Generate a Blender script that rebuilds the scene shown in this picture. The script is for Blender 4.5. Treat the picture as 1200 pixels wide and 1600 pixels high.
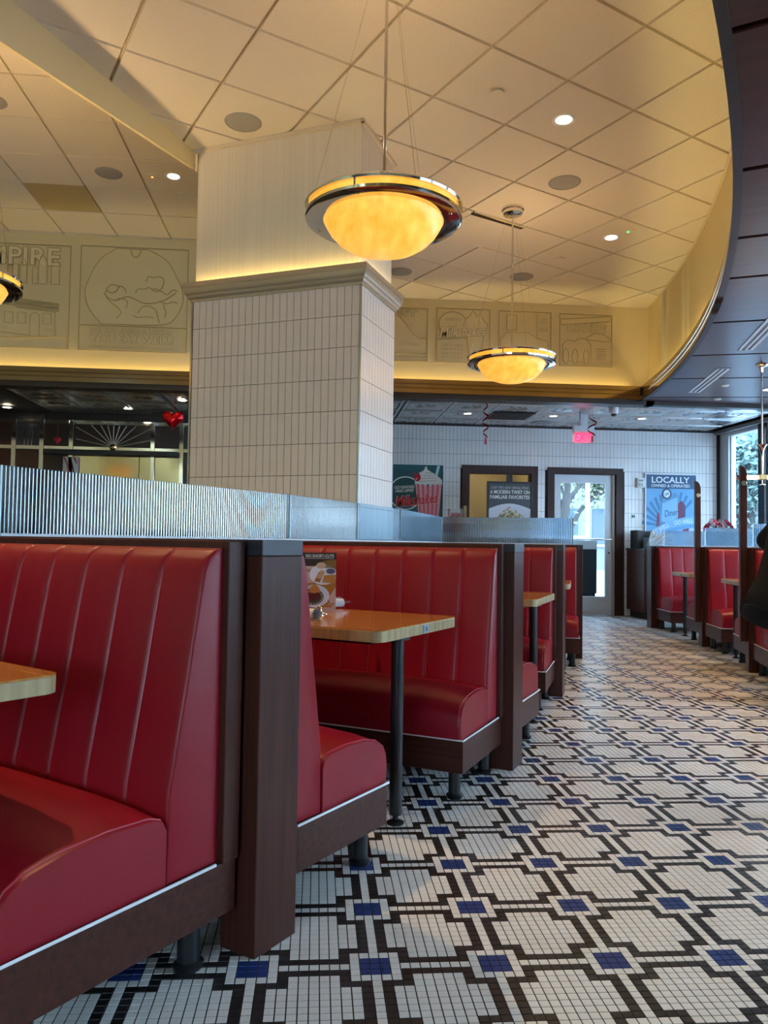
import bpy, bmesh, math, random
from mathutils import Vector, Matrix
import numpy as np
random.seed(7)
PI = math.pi
for o in list(bpy.data.objects): bpy.data.objects.remove(o)
scn = bpy.context.scene
COL = scn.collection

# ------------------------------------------------------------------ camera
YAW, PITCH, ROLL, CAMH, FPX = .08503, .03863, .0150, 1.06476, 1216.94
fw = Vector((math.sin(YAW)*math.cos(PITCH), math.cos(YAW)*math.cos(PITCH), math.sin(PITCH)))
r0 = Vector((math.cos(YAW), -math.sin(YAW), 0)); u0 = r0.cross(fw)
rt = r0*math.cos(ROLL) + u0*math.sin(ROLL); up = -r0*math.sin(ROLL) + u0*math.cos(ROLL)
cam = bpy.data.objects.new('camera', bpy.data.cameras.new('camera')); COL.objects.link(cam)
cam.data.sensor_fit = 'VERTICAL'; cam.data.sensor_height = 36; cam.data.lens = FPX/1600*36
cam.data.clip_start = .05; cam.data.clip_end = 300
M3 = Matrix((rt, up, -fw)).transposed()
cam.matrix_world = Matrix.Translation((0, 0, CAMH)) @ M3.to_4x4()
scn.camera = cam

# ------------------------------------------------------------------ world, exposure
SKY_STRENGTH = 6.0
w = bpy.data.worlds.new('sky'); scn.world = w; w.use_nodes = True
nt = w.node_tree; bg = nt.nodes['Background']
tc = nt.nodes.new('ShaderNodeTexCoord'); sp = nt.nodes.new('ShaderNodeSeparateXYZ'); rp = nt.nodes.new('ShaderNodeValToRGB')
nt.links.new(tc.outputs['Generated'], sp.inputs[0]); nt.links.new(sp.outputs['Z'], rp.inputs[0])
rp.color_ramp.elements[0].position = 0; rp.color_ramp.elements[0].color = (.56, .78, 1, 1)
rp.color_ramp.elements[1].position = 1; rp.color_ramp.elements[1].color = (.40, .66, 1, 1)
nt.links.new(rp.outputs[0], bg.inputs['Color']); bg.inputs['Strength'].default_value = SKY_STRENGTH
vs = scn.view_settings
vs.view_transform = 'Standard'; vs.look = 'None'; vs.gamma = 1; vs.use_curve_mapping = False
vs.exposure = 1.1
WARM = (1, .66, .32)
COVE = (1, .74, .26)
PENDANT_W, DOWN_W, COVE_E, BOWL_E = 20, 45, 11.0, .44

# ------------------------------------------------------------------ materials
MATS = {}
def mat(name, col, rough=.5, metal=0, grain=None, bump=None, spec=.5, trans=0, emit=None, es=1, coat=0, ior=1.45, alpha=1):
    """grain=(scale xyz, colour2, noise detail)  bump=(scale xyz, strength)"""
    if name in MATS: return MATS[name]
    m = bpy.data.materials.new(name); m.use_nodes = True; t = m.node_tree; b = t.nodes['Principled BSDF']
    b.inputs['Base Color'].default_value = (*col, 1); b.inputs['Roughness'].default_value = rough
    b.inputs['Metallic'].default_value = metal; b.inputs['Specular IOR Level'].default_value = spec
    b.inputs['Transmission Weight'].default_value = trans; b.inputs['IOR'].default_value = ior
    b.inputs['Coat Weight'].default_value = coat; b.inputs['Coat Roughness'].default_value = .08
    b.inputs['Alpha'].default_value = alpha
    co = None
    if grain or bump: co = t.nodes.new('ShaderNodeTexCoord')
    if grain:
        mp = t.nodes.new('ShaderNodeMapping'); mp.inputs['Scale'].default_value = grain[0]
        nz = t.nodes.new('ShaderNodeTexNoise'); nz.inputs['Scale'].default_value = 1; nz.inputs['Detail'].default_value = grain[2] if len(grain) > 2 else 4
        mx = t.nodes.new('ShaderNodeMix'); mx.data_type = 'RGBA'
        rr = t.nodes.new('ShaderNodeMapRange'); rr.inputs[1].default_value = .32; rr.inputs[2].default_value = .68
        t.links.new(co.outputs['Object'], mp.inputs[0]); t.links.new(mp.outputs[0], nz.inputs['Vector'])
        t.links.new(nz.outputs['Fac'], rr.inputs[0]); t.links.new(rr.outputs[0], mx.inputs['Factor'])
        mx.inputs['A'].default_value = (*col, 1); mx.inputs['B'].default_value = (*grain[1], 1)
        t.links.new(mx.outputs['Result'], b.inputs['Base Color'])
        if emit: t.links.new(mx.outputs['Result'], b.inputs['Emission Color'])
    if bump:
        mp = t.nodes.new('ShaderNodeMapping'); mp.inputs['Scale'].default_value = bump[0]
        nz = t.nodes.new('ShaderNodeTexNoise'); nz.inputs['Scale'].default_value = 1; nz.inputs['Detail'].default_value = 3
        bp = t.nodes.new('ShaderNodeBump'); bp.inputs['Strength'].default_value = bump[1]; bp.inputs['Distance'].default_value = .002
        t.links.new(co.outputs['Object'], mp.inputs[0]); t.links.new(mp.outputs[0], nz.inputs['Vector'])
        t.links.new(nz.outputs['Fac'], bp.inputs['Height']); t.links.new(bp.outputs[0], b.inputs['Normal'])
    if emit:
        if not grain: b.inputs['Emission Color'].default_value = (*emit, 1)
        b.inputs['Emission Strength'].default_value = es
    MATS[name] = m; return m
LEATHER = mat('red_leather', (.285, .0052, .017), .36, bump=((420, 420, 420), .22), grain=((3, 3, 3), (.245, .0045, .015)), spec=.38)
LEATHER_SEAM = mat('red_leather_seam', (.42, .03, .06), .3)
WOOD = mat('mahogany', (.078, .024, .016), .38, grain=((60, 60, 2.5), (.046, .015, .010), 5), spec=.25)
WOOD_H = mat('mahogany_across', (.078, .024, .016), .38, grain=((3, 60, 60), (.046, .015, .010), 5), spec=.25)
WOOD_CEIL = mat('mahogany_ceiling', (.095, .034, .026), .3, grain=((2, 16, 16), (.060, .021, .017), 4))
WOOD_END = mat('painted_end_grain', (.035, .035, .045), .4, grain=((30, 8, 60), (.02, .02, .03)))
OAK = mat('oak_top', (.66, .31, .065), .16, grain=((3, 45, 40), (.40, .15, .028), 6), coat=.4)
OAK_EDGE = mat('oak_edge', (.52, .40, .21), .35, grain=((40, 40, 3), (.36, .26, .12), 3))
WPIPE = mat('white_piping', (.8, .82, .85), .5)
BLACKM = mat('black_metal', (.012, .014, .018), .35)
CHROME = mat('chrome', (.75, .72, .68), .08, 1)
BRONZE = mat('polished_bronze', (.38, .29, .18), .13, 1, grain=((.6, 4, 8), (.31, .23, .14)))
DARKTRIM = mat('dark_trim', (.035, .022, .017), .4)
CREAM = mat('cream_paint', (.78, .66, .37), .75)
CREAM_UP = mat('cream_wallpaper', (.74, .68, .55), .7, grain=((160, 160, .6), (.66, .60, .48), 2))
CTILE = mat('ceiling_tile', (.80, .74, .64), .9, bump=((260, 260, 260), .5), grain=((120, 120, 120), (.74, .67, .54), 2))
CGRID = mat('ceiling_grid', (.66, .58, .45), .6)
TAN = mat('tan_vent_panel', (.50, .40, .20), .6)
WTILE = mat('glazed_wall_tile', (.74, .73, .72), .2, grain=((5, 5, 5), (.70, .69, .67), 2), coat=.25)
CTILE_COL = mat('glazed_column_tile', (.78, .69, .60), .2, grain=((4, 4, 2), (.73, .64, .55), 2), coat=.25)
GROUT = mat('wall_grout', (.05, .045, .045), .9)
FGROUT = mat('floor_grout', (.035, .033, .034), .9)
FWHITE = mat('floor_tile_white', (.87, .86, .83), .26, grain=((9, 9, 9), (.79, .77, .73), 3))
FBLACK = mat('floor_tile_black', (.022, .021, .023), .3)
FBLUE = mat('floor_tile_blue', (.012, .045, .22), .3, grain=((60, 60, 60), (.010, .035, .17), 2))
TIN = mat('pressed_tin', (.66, .65, .63), .27, 1, grain=((5, 5, 5), (.50, .48, .46), 3))
GREY = mat('speaker_grille', (.36, .35, .33), .8)
WHITE = mat('white_plastic', (.8, .8, .79), .4)
BLACK = mat('black_plastic', (.01, .01, .011), .4)
ALU = mat('painted_aluminium', (.62, .66, .70), .35)
REEDED = mat('reeded_glass', (.50, .60, .67), .10, trans=1, ior=1.17)
GLASS = mat('clear_glass', (.95, .98, .99), .0, trans=1, ior=1.1)
GLASSEDGE = mat('glass_edge', (.55, .85, .95), .15, trans=.3)
BOWL = mat('alabaster_glass', (1, .58, .10), .3, grain=((15, 4, 15), (1, .40, .035), 5), emit=(1, .6, .12), es=BOWL_E)
LAMP = mat('lamp_face', (1, .9, .7), .4, emit=(1, .86, .62), es=14)
COVEL = mat('cove_led_strip', (1, .9, .6), .4, emit=COVE, es=COVE_E)
TUBE = mat('lit_glass_tube', (1, .85, .5), .3, emit=(1, .80, .42), es=10)
RED = mat('red_foil', (.55, .004, .01), .16, .6)
REDM = mat('red_print', (.55, .02, .03), .5)
NEON = mat('exit_red', (1, .02, .05), .4, emit=(1, .01, .05), es=3.0)
BEIGE = mat('beige_wall', (.62, .52, .30), .8)
STEEL = mat('stainless_panel', (.50, .42, .28), .1, 1, bump=((1.2, 1.2, 1.2), 1.0))
SKIN = mat('skin', (.55, .34, .25), .5)
COAT = mat('black_coat', (.004, .005, .008), .8, bump=((14, 14, 14), .6))
def pcol(name, c, r=.45): return mat(name, c, r)

# ------------------------------------------------------------------ mesh helpers
class MB:
    def __init__(s): s.v = []; s.f = []; s.mi = []
    def add(s, vs, fs, mi=0):
        n = len(s.v); s.v += [tuple(p) for p in vs]; s.f += [tuple(i+n for i in f) for f in fs]; s.mi += [mi]*len(fs); return s
    def box(s, x0, x1, y0, y1, z0, z1, mi=0):
        if x0 > x1: x0, x1 = x1, x0
        if y0 > y1: y0, y1 = y1, y0
        return s.add([(x0,y0,z0),(x1,y0,z0),(x1,y1,z0),(x0,y1,z0),(x0,y0,z1),(x1,y0,z1),(x1,y1,z1),(x0,y1,z1)],
                     [(0,3,2,1),(4,5,6,7),(0,1,5,4),(1,2,6,5),(2,3,7,6),(3,0,4,7)], mi)
    def prism(s, poly, z0, z1, mi=0, ax='z'):
        n = len(poly)
        def P(a, b, c): return (a,b,c) if ax == 'z' else ((a,c,b) if ax == 'y' else (c,a,b))
        vs = [P(a,b,z0) for a,b in poly] + [P(a,b,z1) for a,b in poly]
        fs = [tuple(range(n-1,-1,-1)), tuple(range(n,2*n))] + [(i,(i+1)%n,(i+1)%n+n,i+n) for i in range(n)]
        return s.add(vs, fs, mi)
    def tube(s, pts, r, n=8, mi=0, cap=True, closed=False):
        pts = [Vector(p) for p in pts]; rs = r if isinstance(r, (list, tuple)) else [r]*len(pts)
        vs = []; N = len(pts); a = None
        for i, p in enumerate(pts):
            if closed: d = pts[(i+1)%N]-pts[i-1]
            else: d = pts[min(i+1,N-1)]-pts[max(i-1,0)]
            d = d.normalized() if d.length > 1e-9 else Vector((0,0,1))
            if a is None: a = d.orthogonal().normalized()
            else:
                a = a-d*a.dot(d); a = a.normalized() if a.length > 1e-6 else d.orthogonal().normalized()
            b = d.cross(a)
            for k in range(n): vs.append(p+(a*math.cos(2*PI*k/n)+b*math.sin(2*PI*k/n))*rs[i])
        fs = []
        for i in range(N if closed else N-1):
            j = (i+1)%N
            for k in range(n): fs.append((i*n+k, i*n+(k+1)%n, j*n+(k+1)%n, j*n+k))
        if cap and not closed: fs += [tuple(range(n-1,-1,-1)), tuple((N-1)*n+k for k in range(n))]
        return s.add(vs, fs, mi)
    def lathe(s, prof, n=24, c=(0,0,0), mi=0, closed=True):
        vs = []; m = len(prof); fs = []
        for k in range(n):
            a = 2*PI*k/n
            for r, z in prof: vs.append((c[0]+r*math.cos(a), c[1]+r*math.sin(a), c[2]+z))
        for k in range(n):
            for i in range(m if closed else m-1):
                j = (i+1)%m; kk = (k+1)%n
                fs.append((k*m+i, kk*m+i, kk*m+j, k*m+j))
        return s.add(vs, fs, mi)
    def disc(s, r, z0, z1, n=24, c=(0,0), mi=0):
        return s.prism([(c[0]+r*math.cos(2*PI*k/n), c[1]+r*math.sin(2*PI*k/n)) for k in range(n)], z0, z1, mi)
    def mesh(s, name, mats, smooth=None, bevel=0, seg=2, fix=True):
        me = bpy.data.meshes.new(name)
        me.from_pydata(s.v, [], s.f)
        for m in (mats if isinstance(mats, (list, tuple)) else [mats]): me.materials.append(m)
        me.polygons.foreach_set('material_index', s.mi)
        bm = bmesh.new(); bm.from_mesh(me)
        if fix or bevel:
            bmesh.ops.remove_doubles(bm, verts=bm.verts, dist=1e-6)
            if bevel: bmesh.ops.bevel(bm, geom=[e for e in bm.edges if len(e.link_faces) == 2 and e.calc_face_angle(0) > .6], offset=bevel, segments=seg, profile=.5, affect='EDGES')
            bmesh.ops.recalc_face_normals(bm, faces=bm.faces)
        bm.to_mesh(me); bm.free()
        if smooth is not None:
            me.polygons.foreach_set('use_smooth', [True]*len(me.polygons)); me.set_sharp_from_angle(angle=math.radians(smooth))
        return me
def link(name, me, parent=None, loc=None, rot=None, mw=None):
    o = bpy.data.objects.new(name, me); COL.objects.link(o)
    if parent: o.parent = parent
    if loc is not None: o.location = loc
    if rot is not None: o.rotation_euler = rot
    if mw is not None: o.matrix_local = mw
    return o
def ob(name, mb, m, parent=None, loc=None, rot=None, smooth=None, bevel=0, seg=2):
    return link(name, mb.mesh(name, m, smooth, bevel, seg), parent, loc, rot)
def thing(name, label, cat, loc=(0,0,0), rz=0, group=None, rot=None):
    o = bpy.data.objects.new(name, None); COL.objects.link(o); o.location = loc; o.rotation_euler = rot or (0,0,rz)
    o.empty_display_size = .1
    return tag(o, label, cat, group)
def tag(o, label=None, cat=None, group=None, kind=None):
    if label: o['label'] = label
    if cat: o['category'] = cat
    if group: o['group'] = group
    if kind: o['kind'] = kind
    return o
def struct(name, mb, m, **k): return tag(ob(name, mb, m, **k), kind='structure')
def rrect(x0, x1, y0, y1, r, n=4):
    pts = []
    for cx, cy, a0 in ((x1-r,y1-r,0),(x0+r,y1-r,90),(x0+r,y0+r,180),(x1-r,y0+r,270)):
        for k in range(n+1):
            a = math.radians(a0+90*k/n); pts.append((cx+r*math.cos(a), cy+r*math.sin(a)))
    return pts
def ell(cx, cy, rx, ry, n=28, a0=0, a1=360):
    return [(cx+rx*math.cos(math.radians(a0+(a1-a0)*k/n)), cy+ry*math.sin(math.radians(a0+(a1-a0)*k/n))) for k in range(n if a1-a0 >= 360 else n+1)]
def clip(poly, a, b):
    """keep the part of poly on the left of a->b"""
    out = []
    def side(p): return (b[0]-a[0])*(p[1]-a[1])-(b[1]-a[1])*(p[0]-a[0])
    for i in range(len(poly)):
        p, q = poly[i], poly[(i+1)%len(poly)]; sp_, sq = side(p), side(q)
        if sp_ >= 0: out.append(p)
        if (sp_ >= 0) != (sq >= 0):
            t = sp_/(sp_-sq); out.append((p[0]+(q[0]-p[0])*t, p[1]+(q[1]-p[1])*t))
    return out
def area(poly): return abs(sum(poly[i][0]*poly[(i+1)%len(poly)][1]-poly[(i+1)%len(poly)][0]*poly[i][1] for i in range(len(poly))))/2 if len(poly) > 2 else 0

# lettering: all text curves are turned into meshes in one go
TEXTS = {}
def prep_text(specs):
    tmp = []
    for key, txt, shear, bold in specs:
        c = bpy.data.curves.new('t', 'FONT'); c.body = txt; c.size = 1; c.extrude = .02; c.shear = shear; c.offset = bold
        c.align_x = 'CENTER'; c.align_y = 'CENTER'; c.resolution_u = 3
        o = bpy.data.objects.new('t', c); COL.objects.link(o); tmp.append((key, o))
    bpy.context.view_layer.update(); dg = bpy.context.evaluated_depsgraph_get()
    for key, o in tmp:
        me = bpy.data.meshes.new_from_object(o.evaluated_get(dg)); me.name = 'lettering'
        xs = [v.co.x for v in me.vertices]; ys = [v.co.y for v in me.vertices]
        cx, cy = (min(xs)+max(xs))/2, (min(ys)+max(ys))/2
        for v in me.vertices: v.co.x -= cx; v.co.y -= cy
        TEXTS[key] = (me, max(xs)-min(xs), max(ys)-min(ys))
    for key, o in tmp: bpy.data.objects.remove(o)
prep_text([(t, t, sh, bo) for t, sh, bo in (
    ('EMPIRE',0,.012), ('YOU EAT WELL!',0,.01), ('WE BUY FRESH & LOCAL',0,0), ('CHEF-DRIVEN FLEXITARIAN MENU & SEASONAL SELECTIONS',0,0),
    ('Milkshakes',.35,.012), ('OLD FASHIONED',.25,.01), ('HAND DIPPED',.25,.01), ('DINER',0,0),
    ('BE WELL',0,0), ('A ROAD SHOW',0,.0), ('EST',0,0),
    ('LOCALLY',0,.012), ('OWNED & OPERATED',0,.004), ('EAT WELL',.0,.01), ('DO WELL',0,.01),
    ("CHEF TPE'S NEW SPRING MENU",0,0), ('A MODERN TWIST ON',0,.012), ('FAMILIAR FAVORITES',0,.012),
    ('NO SHORT-CUTS',0,.01), ('58',0,.01), ('EXIT',0,.012), ('Diner',.3,.008))]+[(t+'#', t, sh, .05) for t, sh in (('EMPIRE',0),('YOU EAT WELL!',0),('WE BUY FRESH & LOCAL',0),('CHEF-DRIVEN FLEXITARIAN MENU & SEASONAL SELECTIONS',0),('Milkshakes',.35),('OLD FASHIONED',.25),('DINER',0),('BE WELL',0),('A ROAD SHOW',0),('EST',0))])
def text(key, parent, x, y, wd, ht, depth, m, name='lettering', base=None, rot=0):
    """lettering in the parent's local x-z plane facing -y; (x, z) centre, y = front"""
    me0, tw, th = TEXTS[key]
    me = me0.copy(); me.materials.clear(); me.materials.append(m)
    sx, sz = wd/tw, ht/th
    c, s_ = math.cos(rot), math.sin(rot)
    for v in me.vertices:
        a, b, d = v.co.x*sx, v.co.y*sz, v.co.z
        v.co = (x+a*c-b*s_, y-(d/.02*.5+.5)*depth, base+a*s_+b*c)
    return link(name, me, parent)

# ------------------------------------------------------------------ key geometry
CX, CY, RT = -12.46, 11.492, 16.486          # the arc that ceiling, booths and aisle share
def arc(R, deg): a = math.radians(deg); return (CX+R*math.cos(a), CY+R*math.sin(a))
ZM, ZL, ZT = 3.96, 4.53, 2.85                # main ceiling, left ceiling, pressed tin ceiling
YS, YB, XW = 9.08, 11.55, 6.2                # soffit plane, back wall plane, window wall plane
XL, YF = -7.5, -4.5                          # far left and rear limits of the room
BD = Vector((.4274, .9041)); BP = Vector((-.968, 5.805))   # bulkhead line through the column's corner

# ------------------------------------------------------------------ floor
P = .0254
OX, OY, SH = .16459, 1.99332, -.01224
floor = struct('floor', MB().box(XL, XW+.3, YF, YB+2.6, -.12, -.0012), FGROUT)
def kind(i, j):
    i = (i+5) % 12-5; j = (j+5) % 12-5; a, b = abs(i), abs(j)
    if a <= 1 and b <= 1: return 2
    if max(a, b) == 2: return 0
    if i == 0 or j == 0: return 0
    if (b == 1 and a >= 3) or (a == 1 and b >= 3): return 1
    if (a == 3 and b <= 3) or (b == 3 and a <= 3): return 1
    return 0
HT = (P-.0022)/2
def in_view(x, y):
    # frustum with a margin for a step to the side
    return x < .60*y+1.3 and x > -.50*y-.6
near, tiles = [], []
for j in range(int((1.0-OY)/P), int((YB-.02-OY)/P)+12):
    for i in range(int((-2.2-OX)/P), int((XW-.05-OX)/P)):
        x = OX+i*P; y = OY+j*P+i*P*SH
        if y > YB-.015 or y < 1.0: continue
        if not in_view(x, y): continue
        r = math.hypot(x-CX, y-CY)
        if r < 14.9 or (y > 9 and x < 2): continue
        tiles.append((x, y, kind(i, j), r))
cand = sorted((t for t in tiles if -.36*t[1] < t[0] < .60*t[1] and t[1] > 1.74 and t[3] > 15.5), key=lambda t: t[1])[:300]
cs = set((t[0], t[1]) for t in cand)
def tile_mesh(m):
    b = MB(); h = HT
    b.add([(-h,-h,-.004),(h,-h,-.004),(h,h,-.004),(-h,h,-.004),(-h+.0006,-h+.0006,0),(h-.0006,-h+.0006,0),(h-.0006,h-.0006,0),(-h+.0006,h-.0006,0)],
          [(4,5,6,7),(0,1,5,4),(1,2,6,5),(2,3,7,6),(3,0,4,7),(3,2,1,0)])
    return b.mesh('tile', m)
TM = [tile_mesh(FWHITE), tile_mesh(FBLACK), tile_mesh(FBLUE)]
for x, y, k, r in cand: link('tile', TM[k], floor, (x, y, 0))
V, Fc, MI = [], [], []
for x, y, k, r in tiles:
    if (x, y) in cs: continue
    n = len(V); h = HT
    if y < 5.2:
        V += [(x-h,y-h,-.002),(x+h,y-h,-.002),(x+h,y+h,-.002),(x-h,y+h,-.002),(x-h+.0006,y-h+.0006,0),(x+h-.0006,y-h+.0006,0),(x+h-.0006,y+h-.0006,0),(x-h+.0006,y+h-.0006,0)]
        Fc += [(n+4,n+5,n+6,n+7),(n,n+1,n+5,n+4),(n+1,n+2,n+6,n+5),(n+2,n+3,n+7,n+6),(n+3,n,n+4,n+7)]; MI += [k]*5
    else:
        V += [(x-h,y-h,0),(x+h,y-h,0),(x+h,y+h,0),(x-h,y+h,0)]; Fc.append((n,n+1,n+2,n+3)); MI.append(k)
me = bpy.data.meshes.new('mosaic_tiles'); me.from_pydata(V, [], Fc)
for m in (FWHITE, FBLACK, FBLUE): me.materials.append(m)
me.polygons.foreach_set('material_index', MI)
tag(link('mosaic_tiles', me, floor), kind='stuff')

# ------------------------------------------------------------------ main ceiling and left ceiling
arcpts = [arc(RT+.125, a) for a in np.linspace(-52, -8.2, 34)]
arcpts = [p for p in arcpts if p[1] < YS-.1]+[(3.975, YS)]
bl0 = BP-BD*8.5; bl1 = BP+BD*((YS-BP.y)/BD.y)
bounds = [(arcpts[i], arcpts[i+1]) for i in range(len(arcpts)-1)]+[((3.975, YS), (-9, YS)), (tuple(bl1), tuple(bl0)), ((-9, YF), (9, YF))]
def clip_all(poly):
    for a, b in bounds:
        poly = clip(poly, a, b)
        if len(poly) < 3: return []
    return poly
big = clip_all([(-9,-9),(9,-9),(9,YS),(-9,YS)])
ceil = struct('ceiling', MB().prism(big, ZM+.02, ZM+.10), CGRID)
grid = MB()
O = Vector((1.2312, 3.8158)); es = Vector((-.27, .5556))*(.6096/.6177); et = Vector((.5354, .2743))*(.6096/.6016)
g = .011
full = None
for s in range(-9, 14):
    for t in range(-9, 12):
        c = O+es*(s+.5)+et*(t+.5)
        if c.y < -1.2: continue
        quad = [O+es*(s+a)+et*(t+b) for a, b in ((g/.61,g/.61),(1-g/.61,g/.61),(1-g/.61,1-g/.61),(g/.61,1-g/.61))]
        q = [tuple(p) for p in quad]
        if (q[1][0]-q[0][0])*(q[2][1]-q[1][1])-(q[1][1]-q[0][1])*(q[2][0]-q[1][0]) < 0: q = q[::-1]
        cq = clip_all(q)
        if len(cq) < 3 or area(cq) < .004: continue
        if area(cq) > .999*area(q):
            if full is None: full = MB().prism([(p[0]-c.x, p[1]-c.y) for p in q], 0, .02).mesh('ceiling_tile', CTILE)
            link('ceiling_tile', full, ceil, (c.x, c.y, ZM))
        else: ob('ceiling_tile', MB().prism([(p[0]-c.x, p[1]-c.y) for p in cq], 0, .02), CTILE, ceil, (c.x, c.y, ZM))
# perimeter angle strips
pm = MB()
for a, b in zip(arcpts[:-1], arcpts[1:]):
    ca = Vector((CX, CY)); pa, pb = Vector(a), Vector(b)
    ia, ib = pa+(ca-pa).normalized()*.022, pb+(ca-pb).normalized()*.022
    pm.prism([tuple(pa), tuple(pb), tuple(ib), tuple(ia)], ZM-.003, ZM+.004)
ob('perimeter_trim', pm, CGRID, ceil)

# left ceiling
O2 = Vector((-2.344, 6.5497)); ex2 = Vector((.60, .004)); ey2 = Vector((.0, .621))
lb = [((-9, YS-.0), (-9, -9)), (tuple(bl0), tuple(bl1)), ((9, YS), (-9, YS))]
def clip_left(poly):
    for a, b in ((tuple(bl0-Vector((.05,0))), tuple(bl1-Vector((.05,0)))), ((9, YS), (-9, YS))):
        poly = clip(poly, a, b)
        if len(poly) < 3: return []
    return poly
bigl = clip_left([(XL,YF),(3,YF),(3,YS),(XL,YS)])
ceil2 = struct('ceiling', MB().prism(bigl, ZL+.02, ZL+.1), CGRID)
fl = None
for i in range(-8, 5):
    for j in range(-6, 5):
        c = O2+ex2*(i+.5)+ey2*(j+.5)
        q = [tuple(O2+ex2*(i+a)+ey2*(j+b)) for a, b in ((.018,.018),(.982,.018),(.982,.982),(.018,.982))]
        cq = clip_left(q)
        if len(cq) < 3 or area(cq) < .004: continue
        m = TAN if (i, j) == (-1, 2) else CTILE
        if area(cq) > .999*area(q) and m is CTILE:
            if fl is None: fl = MB().prism([(p[0]-c.x, p[1]-c.y) for p in q], 0, .02).mesh('ceiling_tile', CTILE)
            link('ceiling_tile', fl, ceil2, (c.x, c.y, ZL))
        else:
            o = ob('ceiling_tile', MB().prism([(p[0]-c.x, p[1]-c.y) for p in cq], 0, .02), m, ceil2, (c.x, c.y, ZL))
            if m is TAN: o['label'] = 'tan vent panel'

# bulkhead between the two ceilings
def bulk(s0, s1, za, zb, name):
    n = Vector((-BD.y, BD.x)); a, b = BP+BD*s0, BP+BD*s1
    mb = MB(); vs = []
    for p, z in ((a, za), (b, zb)):
        for q in (p, p+n*.02): vs += [(q.x, q.y, z), (q.x, q.y, ZL+.05)]
    mb.add(vs, [(0,1,5,4),(2,6,7,3),(0,4,6,2),(1,3,7,5),(0,2,3,1),(4,5,7,6)])
    return struct(name, mb, CREAM)
bulk(-8.5, 0, 3.19, 3.825, 'trim_1')
bulk(.05, (YS-BP.y)/BD.y, 3.83, 3.83, 'trim_2')

# soffit wall above the bar and the back aisle
struct('wall_soffit', MB().box(XL, 4.0, YS, YS+.1, 2.86, ZL+.05), CREAM)
# cove trim: polished bronze band with grooves
def trimprofile(): # (offset outwards from wall face, z)
    return [(.0,2.84),(.118,2.84),(.118,2.812),(.125,2.812),(.125,2.862),(.119,2.866),(.119,2.870),(.125,2.874),(.125,2.910),(.119,2.914),(.119,2.918),(.125,2.922),(.125,2.972),(.115,2.972),(.115,2.86),(.0,2.86)]
mb = MB(); pr_ = trimprofile(); n = len(pr_)
vs = [(x, YS-d, z) for x in (XL, 3.93) for d, z in pr_]
mb.add(vs, [tuple(range(n)), tuple(range(2*n-1,n-1,-1))]+[(i,(i+1)%n,(i+1)%n+n,i+n) for i in range(n)])
struct('trim_3', mb, BRONZE)
struct('trim_4', MB().box(XL, 4.0, YS-.10, YS+.1, 2.755, 2.838), DARKTRIM)
mb = MB(); AN = np.linspace(-56, -8.3, 60)
for a in AN:
    for d, z in pr_:
        x, y = arc(RT+.125-d, a); mb.v.append((x, y, z))
for k in range(len(AN)-1):
    for i in range(n): mb.f.append((k*n+i, (k+1)*n+i, (k+1)*n+(i+1)%n, k*n+(i+1)%n)); mb.mi.append(0)
mb.f += [tuple(range(n)), tuple(range((len(AN)-1)*n, len(AN)*n))]; mb.mi += [0, 0]
struct('trim_5', mb, BRONZE, smooth=30)
# curved cream wall
mb = MB()
for k in range(len(AN)-1):
    a, b = AN[k], AN[k+1]
    q = [arc(RT+.125, a), arc(RT+.125, b), arc(RT+.2, b), arc(RT+.2, a)]
    mb.prism(q, 2.85, ZM+.1)
struct('wall_curved', mb, CREAM, smooth=30)
# dark edge under the curved trim
mb = MB()
for k in range(len(AN)-1):
    a, b = AN[k], AN[k+1]
    mb.prism([arc(RT-.012, a), arc(RT-.012, b), arc(RT+.03, b), arc(RT+.03, a)], 2.792, 2.812)
struct('trim_6', mb, DARKTRIM, smooth=30)
# cove LED strips
def strip(p, q, z, label):
    d = Vector(q)-Vector(p); nn = Vector((-d.y, d.x)).normalized()*.012
    poly = [(p[0]+nn.x,p[1]+nn.y),(p[0]-nn.x,p[1]-nn.y),(q[0]-nn.x,q[1]-nn.y),(q[0]+nn.x,q[1]+nn.y)]
    return tag(ob('cove_light', MB().prism(poly, z, z+.008), COVEL), label, 'light', 'light strips hidden in the coves')
strip((-6.0, YS-.06), (-1.0, YS-.06), 2.865, 'warm light strip hidden in the cove over the bar')
strip((-.2, YS-.06), (3.85, YS-.06), 2.865, 'warm light strip in the cove below the relief posters right of the column')
mb = MB()
for a, b in zip(np.linspace(-33, -9, 12)[:-1], np.linspace(-33, -9, 12)[1:]):
    mb.prism([arc(RT+.05, a), arc(RT+.05, b), arc(RT+.075, b), arc(RT+.075, a)], 2.865, 2.873)
tag(ob('cove_light', mb, COVEL), 'warm light strip hidden in the curved cove on the right', 'light', 'light strips hidden in the coves')

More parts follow.
